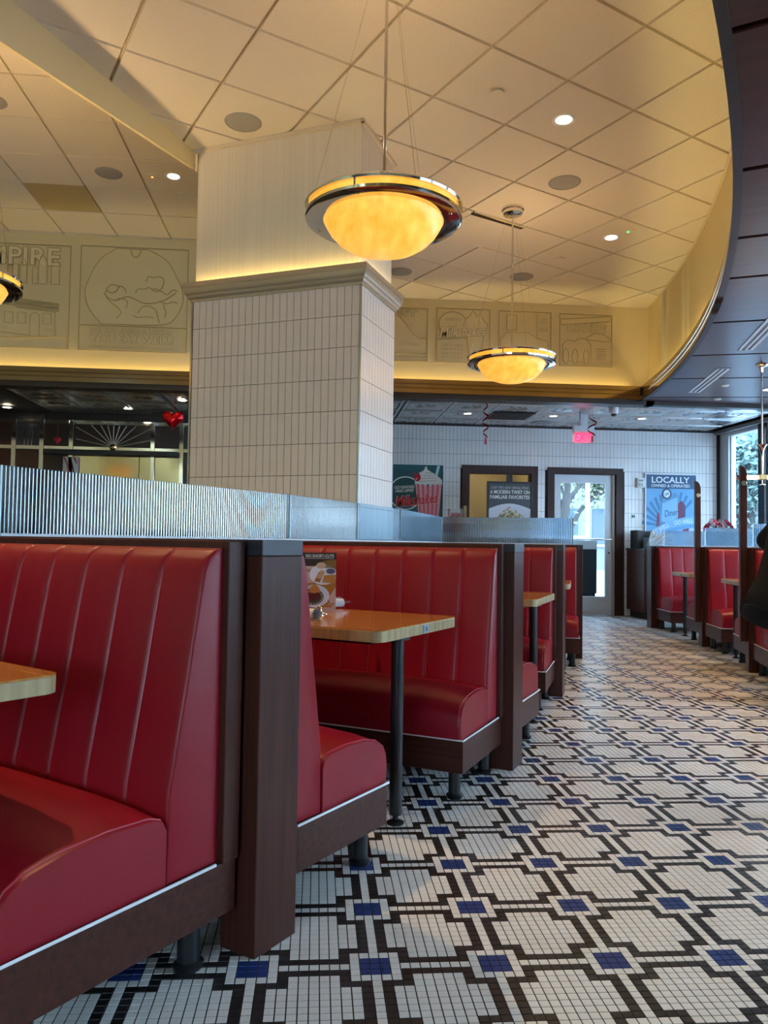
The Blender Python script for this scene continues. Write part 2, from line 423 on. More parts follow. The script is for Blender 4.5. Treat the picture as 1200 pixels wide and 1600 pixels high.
# low mahogany ceiling, panel by panel between radial seams
seams = [-48.5, -44.6, -40.7, -36.95, -33.2, -29.46, -26.48, -24.04, -20.39, -16.65, -13.16, -9.6, -7.4]
lowc = struct('ceiling', MB().prism([(XW+.3, YS), (3.7, YS)]+[arc(RT+.1, a) for a in np.linspace(-9.2, -52, 40)]+[(-2.3, YF), (XW+.3, YF)], 2.86, 2.95), mat('dark_backing', (.012, .006, .005), .6))
for a, b in zip(seams[:-1], seams[1:]):
    ga = math.degrees(.02/RT)
    A, B = a+ga, b-ga
    poly = [arc(RT+.03, A+(B-A)*k/4) for k in range(5)]
    outer = [arc(RT+9, B), arc(RT+9, A)]
    poly = poly[::-1]+[arc(RT+9, A), arc(RT+9, B)]
    # orientation for clipping must be counter clockwise
    sgn = sum(poly[i][0]*poly[(i+1)%len(poly)][1]-poly[(i+1)%len(poly)][0]*poly[i][1] for i in range(len(poly)))
    if sgn < 0: poly = poly[::-1]
    poly = clip(poly, (XW, -20), (XW, 20)); poly = clip(poly, (20, YS), (-20, YS)); poly = clip(poly, (-20, YF), (20, YF))
    if area(poly) < .01: continue
    cx = sum(p[0] for p in poly)/len(poly); cy = sum(p[1] for p in poly)/len(poly); th = math.radians((A+B)/2)
    loc = [((p[0]-cx)*math.cos(-th)-(p[1]-cy)*math.sin(-th), (p[0]-cx)*math.sin(-th)+(p[1]-cy)*math.cos(-th)) for p in poly]
    ob('panel', MB().prism(loc, 0, .03), WOOD_CEIL, lowc, (cx, cy, 2.80), (0, 0, th))
struct('trim_7', MB().box(3.9, XW, YS-.10, YS+.02, 2.755, 2.86), DARKTRIM)

# pressed tin ceiling over the back aisle and the bar
tin = struct('ceiling', MB().box(XL, XW, YS+.1, YB, ZT+.03, ZT+.1), mat('tin_backing', (.05, .05, .05), .6))
def tin_mesh():
    b = MB(); h = .299
    def ring(r, z): return [(-r,-r,z),(r,-r,z),(r,r,z),(-r,r,z)]
    lev = [(h,.010),(h-.008,0),(h-.045,0),(h-.058,.009),(h-.075,.001),(.15,.007)]
    vs = []; fs = []
    for r, z in lev: vs += ring(r, z)
    for k in range(len(lev)-1):
        for i in range(4): fs.append((k*4+i, k*4+(i+1)%4, k*4+4+(i+1)%4, k*4+4+i))
    c0 = len(vs); vs.append((0,0,0)); base = (len(lev)-1)*4
    mids = []
    ringp = []
    for k in range(16):
        a = 2*PI*k/16; ringp.append((.14*math.cos(a), .14*math.sin(a), .012 if k % 2 else .001))
    m0 = len(vs); vs += ringp
    for k in range(16): fs.append((c0, m0+k, m0+(k+1)%16))
    fs.append((base, base+1, base+2, base+3))
    b.add(vs, fs); return b.mesh('panel', TIN, fix=False)
tm = tin_mesh(); xs0 = 1.70-.61*9
tz = ZT
for i in range(19):
    for j in range(4):
        x = xs0+.61*(i+.5); y = YS+.12+.61*(j+.5)
        if x > XW-.2: continue
        link('panel', tm, tin, (x, y, tz))

# ------------------------------------------------------------------ column
fd = Vector((.9055, -.4243)).normalized(); sd = Vector((.4243, .9055)).normalized()
fn = -sd; rn = fd       # outward normals of front and right faces
c_up = Vector((.255, 5.236)); W1, W2 = 1.352, .690
c_lo = c_up+(fn+rn)*.025; WL1, WL2 = 1.346, .676
ang = math.atan2(fd.y, fd.x)
col = struct('wall_column', MB().box(-WL1+.008, -.008, .008, WL2-.008, 0, 2.85), GROUT, loc=(c_lo.x, c_lo.y, 0), rot=(0,0,ang))
ob('upper_shaft', MB().box(-WL1+.012, -.027, .027, WL2-.012, 2.85, 3.97), CREAM_UP, col)
ob('shaft_trim', MB().box(-WL1-.012, -.005, .003, .027, 3.935, 3.958).box(-.027, -.003, .003, WL2+.012, 3.935, 3.958), CGRID, col)
ztop = 2.82; TW1 = WL1/24.5; TWs = WL2/12; THh = .2175
fm = MB().box(-TW1/2+.0018, TW1/2-.0018, 0, .01, -THh/2+.0018, THh/2-.0018).mesh('tile', CTILE_COL)
fm2 = MB().box(0, .01, -TWs/2+.0018, TWs/2-.0018, -THh/2+.0018, THh/2-.0018).mesh('tile', CTILE_COL)
for rI in range(8):
    z = ztop-THh*(rI+.5)
    for k in range(24): link('tile', fm, col, (-.012-TW1*(k+.5), 0, z))
    for k in range(12): link('tile', fm2, col, (-.01, TWs*(k+.5), z))
SE = mat('steel_edge', (.5,.52,.55), .25, 1)
ob('tile_edge_strip', MB().box(-.011, .001, -.001, .012, 0, 2.82), SE, col)
ob('tile_edge_strip', MB().box(-WL1-.003, -WL1+.012, -.002, .012, 0, 2.82), SE, col)
# crown moulding (mitred runs), painted bronze, open trough on top for the cove strip
CROWN = mat('crown_paint', (.50, .40, .27), .28, .35)
prof = [(-.01,2.805),(.008,2.805),(.010,2.815),(.012,2.822),(.020,2.828),(.028,2.842),(.030,2.852),(.034,2.852),(.042,2.866),(.048,2.888),(.050,2.902),(.055,2.902),(.055,2.938),(.046,2.938),(.046,2.905),(-.04,2.905)]
mb = MB(); m_ = len(prof)
for cxk, cyk, kx, ky in ((-WL1, 0, -1, -1), (0, 0, 1, -1), (0, WL2, 1, 1), (-WL1, WL2, -1, 1)):
    for d, z in prof: mb.v.append((cxk+kx*d, cyk+ky*d, z))
for k in range(4):
    for i in range(m_-1): mb.f.append((k*m_+i, ((k+1)%4)*m_+i, ((k+1)%4)*m_+i+1, k*m_+i+1)); mb.mi.append(0)
ob('crown_moulding', mb, CROWN, col, smooth=25)
mb = MB().box(-WL1, .03, -.030, -.014, 2.905, 2.911).box(.014, .030, -.014, WL2, 2.905, 2.911)
tag(ob('cove_light', mb, COVEL, loc=(c_lo.x, c_lo.y, 0), rot=(0,0,ang)), 'warm light strip behind the crown moulding of the tiled column', 'light', 'light strips hidden in the coves')

# ------------------------------------------------------------------ back wall
def hole_boxes(x0, x1, z0, z1, holes):
    xs = sorted(set([x0, x1]+[h for q in holes for h in q[:2]])); zs = sorted(set([z0, z1]+[h for q in holes for h in q[2:]]))
    for a, b in zip(xs[:-1], xs[1:]):
        for c, d in zip(zs[:-1], zs[1:]):
            if not any(q[0] <= a and b <= q[1] and q[2] <= c and d <= q[3] for q in holes): yield a, b, c, d
HOLES = [(2.25, 3.22, .0, 2.135), (3.56, 4.545, 0, 2.15)]
mb = MB()
for a, b, c, d in hole_boxes(.8, XW, 0, 3.0, HOLES): mb.box(a, b, YB, YB+.14, c, d)
wb = struct('wall_back', mb, GROUT)
mb = MB(); TW, TH = .0565, .2115
OUT = [(2.155, 3.315, 0, 2.245), (3.465, 4.645, 0, 2.24)]
x = 1.0
while x < XW-.06:
    z = 2.83
    while z > 0:
        z0 = max(z-TH, 0)
        if not any(q[0]-.02 < x+TW/2 < q[1]+.02 and z0 < q[3]-.06 for q in OUT):
            mb.box(x+.002, x+TW-.002, YB-.008, YB, z0+.002, z-.002)
        z -= TH
    x += TW
tag(ob('wall_tiles', mb, WTILE, wb), kind='stuff')
# left part of the back wall, behind the bar
struct('wall_back', MB().box(XL, .8, YB, YB+.14, 0, 3.0), mat('dark_panel_wall', (.018, .008, .006), .4))
# frames of the opening and of the door
def doorframe(name, x0, x1, xi0, xi1, zt, zi):
    mb = MB().box(x0, xi0, YB-.03, YB+.02, 0, zt).box(xi1, x1, YB-.03, YB+.02, 0, zt).box(xi0, xi1, YB-.03, YB+.02, zi, zt)
    mb.box(xi0-.001, xi0+.012, YB, YB+.14, 0, zi).box(xi1-.012, xi1+.001, YB, YB+.14, 0, zi).box(xi0, xi1, YB, YB+.14, zi-.012, zi)
    return struct(name, mb, mat('door_frame_wood', (.045, .014, .010), .55, grain=((40,40,2), (.025,.010,.008))))
doorframe('door_1', 2.155, 3.315, 2.26, 3.215, 2.245, 2.135)
doorframe('trim_8', 3.465, 4.645, 3.57, 4.535, 2.24, 2.15)
# corridor behind the first opening
struct('wall_corridor', MB().box(1.9, 3.5, 13.2, 13.3, 0, 3).box(1.8, 1.9, YB+.14, 13.3, 0, 3).box(3.38, 3.46, YB+.14, 13.3, 0, 3), BEIGE)
struct('ceiling', MB().box(1.8, 3.5, YB+.14, 13.3, 2.7, 2.8), mat('corridor_ceiling', (.7,.62,.45), .8))
tag(ob('corridor_lamp', MB().disc(.12, 2.66, 2.70, 20, (2.55, 12.4)), LAMP), 'round ceiling lamp in the corridor behind the framed opening', 'light')
# glazed door
dr = struct('door_2', MB().box(3.58, 3.685, YB+.03, YB+.07, .01, 2.14).box(4.39, 4.485, YB+.03, YB+.07, .01, 2.14).box(3.685, 4.39, YB+.03, YB+.07, 2.015, 2.14).box(3.685, 4.39, YB+.03, YB+.07, .01, .285), ALU)
ob('glass_pane', MB().box(3.68, 4.395, YB+.047, YB+.053, .28, 2.02), GLASS, dr)
ob('push_bar', MB().tube([(3.62, YB-.01, 1.155), (4.47, YB-.01, 1.155)], .013, 10), CHROME, dr, smooth=40)
ob('jamb', MB().box(4.487, 4.53, YB+.0, YB+.10, 0, 2.14), mat('tan_jamb', (.42,.38,.33), .5), dr)
ob('lock', MB().lathe([(0,0),(.014,0),(.014,.012),(0,.012)], 12), CHROME, dr, (4.44, YB+.03, .95), (PI/2,0,0))
# vestibule behind the door
struct('wall_vestibule', MB().box(3.46, 3.53, YB+.14, 14.2, 0, 3.0).box(3.53, 4.02, 14.1, 14.2, 0, 3.0), mat('vestibule_paint', (.42,.46,.42), .7))
struct('window_1', MB().box(4.02, 4.08, 14.08, 14.16, 0, 3.0).box(4.98, 5.04, 14.08, 14.16, 0, 3.0).box(4.08, 4.98, 14.08, 14.16, 0, .12).box(4.08, 4.98, 14.08, 14.16, 1.2, 1.24), ALU)
t = thing('trash_bin', 'dark square waste bin standing inside the glazed door', 'bin', (4.32, 12.6, 0))
ob('bin_body', MB().box(-.24,.24,-.2,.2,.28,1.0), BLACK, t, bevel=.01); ob('bin_lid', MB().prism([(-.2,1.0),(.2,1.0),(.2,1.06),(.12,1.14),(-.2,1.14)], -.24, .24, ax='x'), GREY, t); ob('bin_plinth', MB().box(-.22,.22,-.18,.18,0,.28), BLACK, t)

# ------------------------------------------------------------------ window wall on the right
wx = XW
def window(name, y0, y1, dark_first=False):
    f = .06
    mb = MB().box(wx, wx+.12, y0, y0+f, .55, 2.83).box(wx, wx+.12, y1-f, y1, .55, 2.83).box(wx, wx+.12, y0+f, y1-f, 2.75, 2.83).box(wx, wx+.12, y0+f, y1-f, .55, .61)
    o = struct(name, mb, ALU)
    ob('pane', MB().box(wx+.05, wx+.058, y0+f, y1-f, .61, 2.75), GLASS, o)
    ob('gasket', MB().box(wx+.03, wx+.036, y0+f-.004, y0+f+.012, .61, 2.75).box(wx+.03, wx+.036, y1-f-.012, y1-f+.004, .61, 2.75), BLACK, o)
    return o
window('window_2', 10.42, 11.36); window('window_3', 8.5, 10.3); window('window_4', 6.3, 8.3); window('window_5', 3.6, 6.1); window('window_6', .6, 3.4); window('window_7', -2.4, .4)
mb = MB().box(wx, wx+.12, YF, YB+.14, 0, .55).box(wx, wx+.12, YF, YB, 2.83, 3.1).box(wx, wx+.12, 11.36, YB+.14, .55, 2.83)
for a, b in ((10.3,10.42),(8.3,8.5),(6.1,6.3),(3.4,3.6),(.4,.6),(YF,-2.4)): mb.box(wx, wx+.12, a, b, .55, 2.83)
struct('wall_right', mb, ALU)
struct('trim_9', MB().box(wx-.05, wx-.001, 10.27, 10.42, 0, 2.83), mat('dark_mullion', (.012,.01,.012), .4))
struct('trim_10', MB().box(wx-.10, wx-.001, YS+.1, YB, 2.80, 2.85), mat('grey_header', (.2,.2,.2), .5))
# rest of the room shell behind and beside the camera
struct('wall_left', MB().box(XL-.1, XL, YF, YB+.14, 0, 4.7), CREAM)
mb = MB()
for a, b, c, d in hole_boxes(XL, XW+.12, 0, 4.7, [(-3.4, -1.2, .7, 2.4)]): mb.box(a, b, YF-.12, YF, c, d)  # opening added in the unseen wall so daylight fills from behind the camera
struct('wall_front', mb, CREAM)

# ------------------------------------------------------------------ booths
RB, RR, RI = 15.53, 16.90, 14.23      # aisle faces of the left and right rows, inner spine of the left row
SEATP = [(.195,.255),(.195,.385),(.205,.408),(.235,.420),(.33,.426),(.43,.420),(.50,.404),(.535,.384),(.553,.352),(.560,.31),(.556,.255)]
LB = 1.29                              # length of a bench
def seat_mesh(mx, s):
    b = MB(); n = len(SEATP); xs = [.063,.067,.078,.16,.30,.6,.95,LB]
    ins = [.010,.004,0,0,0,0,0,0]; crown = [0,0,0,.012,.02,.024,.02,.0]
    for x, q, cr in zip(xs, ins, crown):
        for i, (d, z) in enumerate(SEATP):
            cz = .255+(z-.255)*(1-q*1.2)*(1+cr/.17); cd = .3+(d-.3)*(1-q*1.2)
            b.v.append((mx*x, s*(.085+cd), cz))
    for k in range(len(xs)-1):
        for i in range(n): b.f.append((k*n+i,(k+1)*n+i,(k+1)*n+(i+1)%n,k*n+(i+1)%n)); b.mi.append(0)
    b.f += [tuple(range(n)), tuple((len(xs)-1)*n+i for i in range(n))]; b.mi += [0,0]
    return b.mesh('seat_cushion', LEATHER, smooth=50)
CHW = .153
def channel_mesh(s):
    b = MB(); zs = [.257,.46,.60,.72,.84,.93,.985,1.015,1.034,1.043]; th = [.150,.145,.122,.102,.084,.070,.060,.050,.036,.021]
    us = [0,.012,.03,.06,.12,.3,.5,.7,.88,.94,.97,.988,1]
    for z, t in zip(zs, th):
        for u in us:
            bu = .020*(1-.36*abs(2*u-1)**14)
            b.v.append(((u-.5)*CHW, s*(t-.020+bu), z))
    m = len(us)
    for i in range(len(zs)-1):
        for k in range(m-1): b.f.append((i*m+k,i*m+k+1,(i+1)*m+k+1,(i+1)*m+k)); b.mi.append(0)
    nb = len(b.v)
    for z in zs: b.v += [(-.5*CHW, 0, z), (.5*CHW, 0, z)]
    for i in range(len(zs)-1):
        b.f += [(i*m, (i+1)*m, nb+2*i+2, nb+2*i), (i*m+m-1, nb+2*i+1, nb+2*i+3, (i+1)*m+m-1)]; b.mi += [0,0]
    last = len(zs)-1
    b.f.append(tuple(last*m+k for k in range(m))+(nb+2*last+1, nb+2*last)); b.mi.append(0)
    return b.mesh('back_channel', LEATHER, smooth=50)
BM = {}
def bench_parts(mx, s):
    k = (mx, s)
    if k in BM: return BM[k]
    L = []
    L.append(('base', MB().box(mx*.055, mx*LB, s*.085, s*.635, .12, .252).mesh('base', WOOD_H, bevel=.003), (0,0,0)))
    L.append(('back_frame', MB().box(mx*.045, mx*LB, s*.0852, s*.135, .252, 1.062).mesh('back_frame', WOOD, bevel=.003), (0,0,0)))
    L.append(('seat_cushion', seat_mesh(mx, s), (0,0,0)))
    y1, y2 = s*.135, s*.639
    pp = [(mx*.052, s*.15, .256), (mx*.052, y2, .256), (mx*LB, y2, .256)]
    L.append(('piping', MB().tube(pp, .0042, 6).mesh('piping', WPIPE), (0,0,0)))
    sm = [(mx*.0765, s*(.085+d), z+.001) for d, z in SEATP[1:-1]]
    L.append(('seam', MB().tube(sm, .0028, 6).mesh('seam', LEATHER_SEAM), (0,0,0)))
    ch = channel_mesh(s)
    cz_ = [(.40,.146),(.46,.145),(.60,.122),(.72,.102),(.84,.084),(.93,.070),(.985,.060),(1.015,.050),(1.034,.036)]
    cord = MB().tube([(0, s*(t_-.0055), z_) for z_, t_ in cz_], .0026, 5).mesh('seam_cord', LEATHER_SEAM, smooth=60)
    for i in range(8):
        L.append(('back_channel', ch, (mx*(.066+CHW*(i+.5)), s*.132, 0)))
        if i: L.append(('seam_cord', cord, (mx*(.066+CHW*i), s*.132, 0)))
    lg = MB().lathe([(0,0),(.034,0),(.036,.012),(.026,.02),(.026,.125),(0,.125)], 14).mesh('leg', BLACKM, smooth=40)
    for x, y in ((.115,.17),(.115,.565),(1.15,.17),(1.15,.565)): L.append(('leg', lg, (mx*x, s*y, 0)))
    BM[k] = L; return L
def bench(deg, R, mx, s, label, group, deep=1):
    p = arc(R, deg); t = thing('booth_bench', label, 'bench', (p[0], p[1], 0), math.radians(deg), group)
    for n_, me_, l in bench_parts(mx, s): link(n_, me_, t, l)
    t.scale = (1, deep, 1)
    return t
DVM = {}
def divider(deg, R, mx, label, group, tall=False):
    p = arc(R, deg); t = thing('booth_divider', label, 'divider', (p[0], p[1], 0), math.radians(deg), group)
    k = (mx, tall)
    if k not in DVM:
        L = []
        if not tall:
            L.append(('post', MB().box(0, mx*.12, -.083, .083, 0, 1.024).mesh('post', WOOD, bevel=.003)))
            L.append(('post_cap', MB().box(mx*-.001, mx*.121, -.084, .084, 1.024, 1.066).mesh('post_cap', WOOD_END, bevel=.002)))
        else:
            L.append(('post', MB().box(mx*.03, mx*.12, -.06, .06, 0, 1.062).mesh('post', WOOD, bevel=.003)))
            q = [(-.0275,.26),(.0275,.26),(.0275,1.775),(.02,1.775),(.0,1.765),(-.018,1.738),(-.0275,1.70)]
            b = MB(); b.prism([(mx*(-a), z) for a, z in q], -.03, .03, ax='y')
            L.append(('tall_upright', b.mesh('tall_upright', WOOD, bevel=.002)))
            L.append(('bolt', MB().lathe([(0,-.04),(.022,-.04),(.026,-.034),(.026,.034),(.022,.04),(0,.04)], 14).mesh('bolt', CHROME, smooth=40)))
        L.append(('core', MB().box(mx*.12, mx*1.30, -.083, .083, .10, 1.045).mesh('core', WOOD_H)))
        L.append(('top_rail', MB().box(mx*.12, mx*1.30, -.085, .085, 1.045, 1.066).mesh('top_rail', WOOD_H, bevel=.002)))
        DVM[k] = L
    for n_, me_ in DVM[k]:
        o = link(n_, me_, t)
        if n_ == 'bolt': o.location = (0, 0, 1.62); o.rotation_euler = (PI/2, 0, 0)
    return t
LA = [-37.2, -30.1, -23.05, -15.9]; RBK = [15.53, 15.53, 15.455, 15.57]
ordl = ['nearest', 'second', 'third', 'farthest']
GL = 'red booth benches of the left row'
bench(LA[0], RBK[0], -1, -1, 'red channel-back booth bench filling the lower left foreground', GL, 1.16)
bench(LA[0], RBK[0], -1, 1, 'red booth bench backing onto the nearest divider post, seat half hidden left of table 58', GL)
bench(LA[1], RBK[1], -1, -1, 'red channel-back booth bench facing the viewer behind table 58', GL)
bench(LA[1], RBK[1], -1, 1, 'red booth bench behind the second divider post, only a seat corner showing', GL)
bench(LA[2], RBK[2], -1, -1, 'red channel-back booth bench at the second wooden table of the left row', GL)
bench(LA[2], RBK[2], -1, 1, 'sliver of red booth bench behind the third divider of the left row', GL)
bench(LA[3], RBK[3], -1, -1, 'red booth bench at the far end of the left row, before the glazed door', GL)
for i, a in enumerate(LA): divider(a, RBK[i], -1, ['dark mahogany divider post nearest the viewer, between red benches', 'dark mahogany divider post right of the bench behind table 58', 'third dark mahogany divider post of the left row', 'last dark divider post of the left row, in front of the glazed door'][i], 'divider posts of the left booth row')
RA = [-5.2, -11.55, -17.35, -23.4]
GR = 'red booth benches by the window'
for i, a in enumerate(RA[:3]):
    divider(a, RR, 1, ['low dark divider at the far end of the window booths beside the cabinet', 'tall dark upright with chrome bolt, left one by the window booths', 'tall dark upright with chrome bolt, right one next to the lit tube lamp'][i], 'dividers of the window booths', tall=(i > 0))
    bench(a, RR, 1, -1, ['red booth bench by the window farthest from the viewer, left of the two uprights', 'red booth bench between the two tall uprights by the window', 'red booth bench partly hidden by the person in black'][i], GR)
    if i: bench(a, RR, 1, 1, ['', 'red bench seat end just left of the left tall upright', 'red bench seat end just left of the right tall upright'][i], GR)
bench(RA[3], RR, 1, 1, 'red booth bench at the right picture edge behind the person in black', GR)

# spine wall of the left row with reeded glass on top
def reeded(p, q, h, z0, th=.012, pitch=.016):
    """corrugated pane between plan points p and q"""
    p, q = Vector(p), Vector(q); d = q-p; L = d.length; d /= L; nn = Vector((-d.y, d.x)); b = MB()
    N = int(L/pitch); m = 4; pts = []
    for i in range(N*m+1):
        u = i/m; t = L*i/(N*m); off = th/2*(.35+.65*abs(math.sin(PI*u)))
        c = p+d*t; pts.append((c+nn*off, c-nn*th/2))
    for a, c in pts: b.v += [(a.x,a.y,z0),(a.x,a.y,z0+h),(c.x,c.y,z0),(c.x,c.y,z0+h)]
    for i in range(len(pts)-1):
        k = 4*i; b.f += [(k,k+4,k+5,k+1),(k+2,k+3,k+7,k+6),(k+1,k+5,k+7,k+3),(k,k+2,k+6,k+4)]
    k = 4*(len(pts)-1); b.f += [(0,1,3,2),(k,k+2,k+3,k+1)]; b.mi = [0]*len(b.f)
    return b.mesh('pane', REEDED, smooth=60)
GH, GZ = .25, 1.066
def partition(p, q, label, group, h=GH):
    c = ((p[0]+q[0])/2, (p[1]+q[1])/2); t = thing('glass_partition', label, 'glass screen', (c[0], c[1], GZ), 0, group)
    a, b_ = (p[0]-c[0], p[1]-c[1]), (q[0]-c[0], q[1]-c[1])
    link('pane', reeded(a, b_, h, .004), t)
    d = Vector(b_)-Vector(a); d.normalize(); nn = Vector((-d.y, d.x))*.008
    def rib(e, f):
        return [(e.x+nn.x,e.y+nn.y),(e.x-nn.x,e.y-nn.y),(f.x-nn.x,f.y-nn.y),(f.x+nn.x,f.y+nn.y)]
    ob('channel', MB().prism(rib(Vector(a), Vector(b_)), -.0, .010), ALU, t)
    ob('edge', MB().prism(rib(Vector(b_), Vector(b_)+d*.006), .0, h+.004), GLASSEDGE, t)
    return t
ends = [-44.3, -37.2, -30.1, -26.55, -23.0, -15.9]
spn = MB()
for a in np.linspace(-44.3, -15.9, 13)[:-1]:
    b = a+28.4/12
    spn.prism([arc(RI+.006, a), arc(RI+.006, b), arc(RI-.06, b), arc(RI-.06, a)], 0, 1.066)
struct('wall_booth_spine', spn, WOOD_H)
names = ['at the left picture edge', 'long sloping one above the nearest red bench', 'bluish one just right of the nearest divider post', 'bluish one below the right face of the column', 'bluish one below the milkshake poster']
for k, (a, b) in enumerate(zip(ends[:-1], ends[1:])):
    partition(arc(RI-.008, a), arc(RI-.008, b-.03), 'reeded glass screen on the booth spine, '+names[k], 'glass screens on the booth spine')
partition(arc(RI, LA[3]), arc(RBK[3]-.09, LA[3]), 'reeded glass screen facing the viewer in front of the spring menu sign', 'glass screens on the booth backs')
partition(arc(RR+.2, RA[0]), arc(RR+1.3, RA[0]), 'reeded glass screen below the blue poster by the window', 'glass screens on the booth backs', .2)
partition(arc(RR+.08, RA[1]), arc(RR+1.3, RA[1]), 'reeded glass screen right of the left tall upright', 'glass screens on the booth backs', .2)
partition(arc(RR+.08, RA[2]), arc(RR+1.3, RA[2]), 'reeded glass screen behind the person in black', 'glass screens on the booth backs', .2)

# tables
def table(deg, R, mx, label, num=None, leg_off=-.10, ln=1.12, w2=.345):
    p = arc(R, deg); t = thing('dining_table', label, 'table', (p[0], p[1], 0), math.radians(deg), 'oak booth tables')
    x0, x1 = (-ln, 0) if mx < 0 else (0, ln)
    poly = rrect(x0, x1, -w2, w2, .045, 5)
    b = MB(); n = len(poly)
    ob('table_top', MB().prism([(max(min(a, x1-.003), x0+.003), max(min(c, w2-.003), -w2+.003)) for a, c in poly], .7475, .7515), OAK, t)
    ob('table_edge', MB().prism(poly, .708, .7475), OAK_EDGE, t, bevel=.002)
    ob('under_frame', MB().box(x0+.2, x1-.12, -.2, .2, .68, .708), BLACKM, t)
    ob('leg', MB().lathe([(0,.035),(.0245,.035),(.0245,.70),(0,.70)], 20), BLACKM, t, (mx*.06, leg_off, 0), smooth=40)
    ob('leg_flange', MB().disc(.06, .694, .708, 20), BLACKM, t, (mx*.075, leg_off, 0))
    ob('leveller_foot', MB().lathe([(0,0),(.034,0),(.034,.006),(.012,.018),(.010,.036),(0,.036)], 16), BLACKM, t, (mx*.06, leg_off, 0), smooth=40)
    ob('wall_bracket', MB().box((x0+.0) if mx < 0 else x1-.04, (x0+.04) if mx < 0 else x1, -.25, .25, .64, .708), BLACKM, t)
    if num:
        pl = ob('number_plate', MB().prism(rrect(-.021,.021,-.0145,.0145,.004,3), 0, .003), mat('plate_blue', (.35,.45,.55), .4), t, (.0005 if mx < 0 else -.0005, .02, .727), (PI/2, 0, PI/2 if mx < 0 else -PI/2))
        if num is not True:
            me0, tw, th = TEXTS[num]; me_ = me0.copy(); me_.materials.clear(); me_.materials.append(BLACK)
            for v in me_.vertices: v.co = (v.co.x*.018/tw, v.co.y*.018/th, .003+v.co.z*.02)
            link('number', me_, pl)
    return t
table(-40.3, 15.29, -1, 'oak table corner at the left picture edge', True)
T58 = table(-33.3, 15.41, -1, 'oak booth table with number plate 58 and standing menu card', '58')
table(-26.2, 15.45, -1, 'second oak booth table of the left row, its end past the divider post', True)
table(-19.1, 15.45, -1, 'farthest small oak table end in the left row', True)
table(-8.4, RR+.08, 1, 'oak table between the farthest window bench and the left tall upright', True, leg_off=0)
table(-14.5, RR+.08, 1, 'oak table between the two tall uprights by the window', True, leg_off=0)
table(-20.3, RR+.08, 1, 'oak table by the window hidden behind the person in black', True, leg_off=0)

# ------------------------------------------------------------------ pendants
def pendant(x, y, zr, label, ztop=ZM, k_=1):
    t = thing('pendant_lamp', label, 'pendant lamp', (x, y, zr), 0, 'alabaster bowl pendants')
    bp = [(.0,-.158),(.06,-.155),(.12,-.144),(.18,-.122),(.225,-.093),(.258,-.058),(.280,-.022),(.288,.004),(.280,.004),(.0,.004)]
    ob('bowl', MB().lathe(bp, 40), BOWL, t, smooth=60)
    fl_ = ob('flange', MB().lathe([(.287,.006),(.292,.0),(.365,-.004),(.378,.004),(.380,.016),(.372,.020),(.29,.012)], 48), CHROME, t, smooth=35)
    ob('glass_band', MB().lathe([(.352,.018),(.358,.018),(.358,.056),(.352,.056)], 48), BOWL, t, smooth=50)
    ob('upper_rim', MB().lathe([(.352,.052),(.378,.050),(.382,.060),(.374,.070),(.352,.066)], 48), CHROME, t, smooth=35)
    for k in range(4):
        a = PI/4+k*PI/2+.35
        ob('rim_clip', MB().box(-.005,.005,-.004,.004,.014,.056), CHROME, t, (.369*math.cos(a), .369*math.sin(a), 0), (0,0,a))
        ob('stud', MB().disc(.007, -.008, .002, 10), CHROME, t, (.335*math.cos(a), .335*math.sin(a), 0))
    hgt = ztop-zr
    ob('rod', MB().tube([(0,0,.0),(0,0,hgt-.03)], .0085, 12), CHROME, t, smooth=40)
    for k in range(3):
        a = k*2*PI/3+.9
        ob('cable', MB().tube([(.362*math.cos(a), .362*math.sin(a), .06), (.045*math.cos(a), .045*math.sin(a), hgt-.05)], .0014, 5), CHROME, t)
    ob('canopy', MB().lathe([(0,hgt),(.095,hgt),(.097,hgt-.02),(.085,hgt-.024),(.083,hgt-.05),(.07,hgt-.056),(0,hgt-.056)], 28), CHROME, t, smooth=35)
    l = bpy.data.lights.new('bulb', 'SPOT'); l.energy = PENDANT_W*k_; l.color = WARM; l.shadow_soft_size = .16; l.spot_size = math.radians(150); l.spot_blend = .6
    lo = bpy.data.objects.new('bulb', l); COL.objects.link(lo); lo.parent = t; lo.location = (0,0,.03); lo.rotation_euler = (PI,0,0)
    return t
pendant(.292, 3.70, 2.612, 'large glowing alabaster bowl pendant nearest the viewer, in front of the column')
pendant(1.633, 6.507, 2.60, 'smaller looking alabaster bowl pendant farther back, right of the column')
pendant(-2.30, 5.09, 2.64, 'pendant whose chrome rim just enters at the left edge', ZL, 3.2)
pendant(-4.6, 4.6, 2.64, 'added fill pendant outside the picture left of the first', ZL, 3)  # added out of view to warm the left ceiling
pendant(.2, -2.4, 2.62, 'added fill pendant above and behind the viewer', ZM)  # unseen pendant put in as general fill

# ------------------------------------------------------------------ ceiling fittings
def downlight(x, y, z, label, watt=DOWN_W, r=.055, col=WARM):
    t = thing('downlight', label, 'downlight', (x, y, z), 0, 'recessed downlights')
    ob('trim_ring', MB().lathe([(r,.0),(r+.022,-.003),(r+.024,.003),(r,.008)], 24), WHITE, t, smooth=40)
    ob('lens', MB().disc(r+.001, .001, .006, 24), LAMP, t)
    if watt:
        l = bpy.data.lights.new('beam', 'SPOT'); l.energy = watt; l.color = col; l.spot_size = math.radians(110); l.spot_blend = .8; l.shadow_soft_size = .05
        lo = bpy.data.objects.new('beam', l); COL.objects.link(lo); lo.parent = t; lo.location = (0,0,-.012)
    return t
downlight(1.623, 5.081, ZM-.003, 'bright recessed downlight in the tiled ceiling, upper right')
downlight(2.704, 7.015, ZM-.003, 'bright recessed downlight beside a green indicator in the tiled ceiling')
downlight(-1.432, 7.468, ZL-.003, 'bright recessed downlight in the left ceiling near the column', 60)
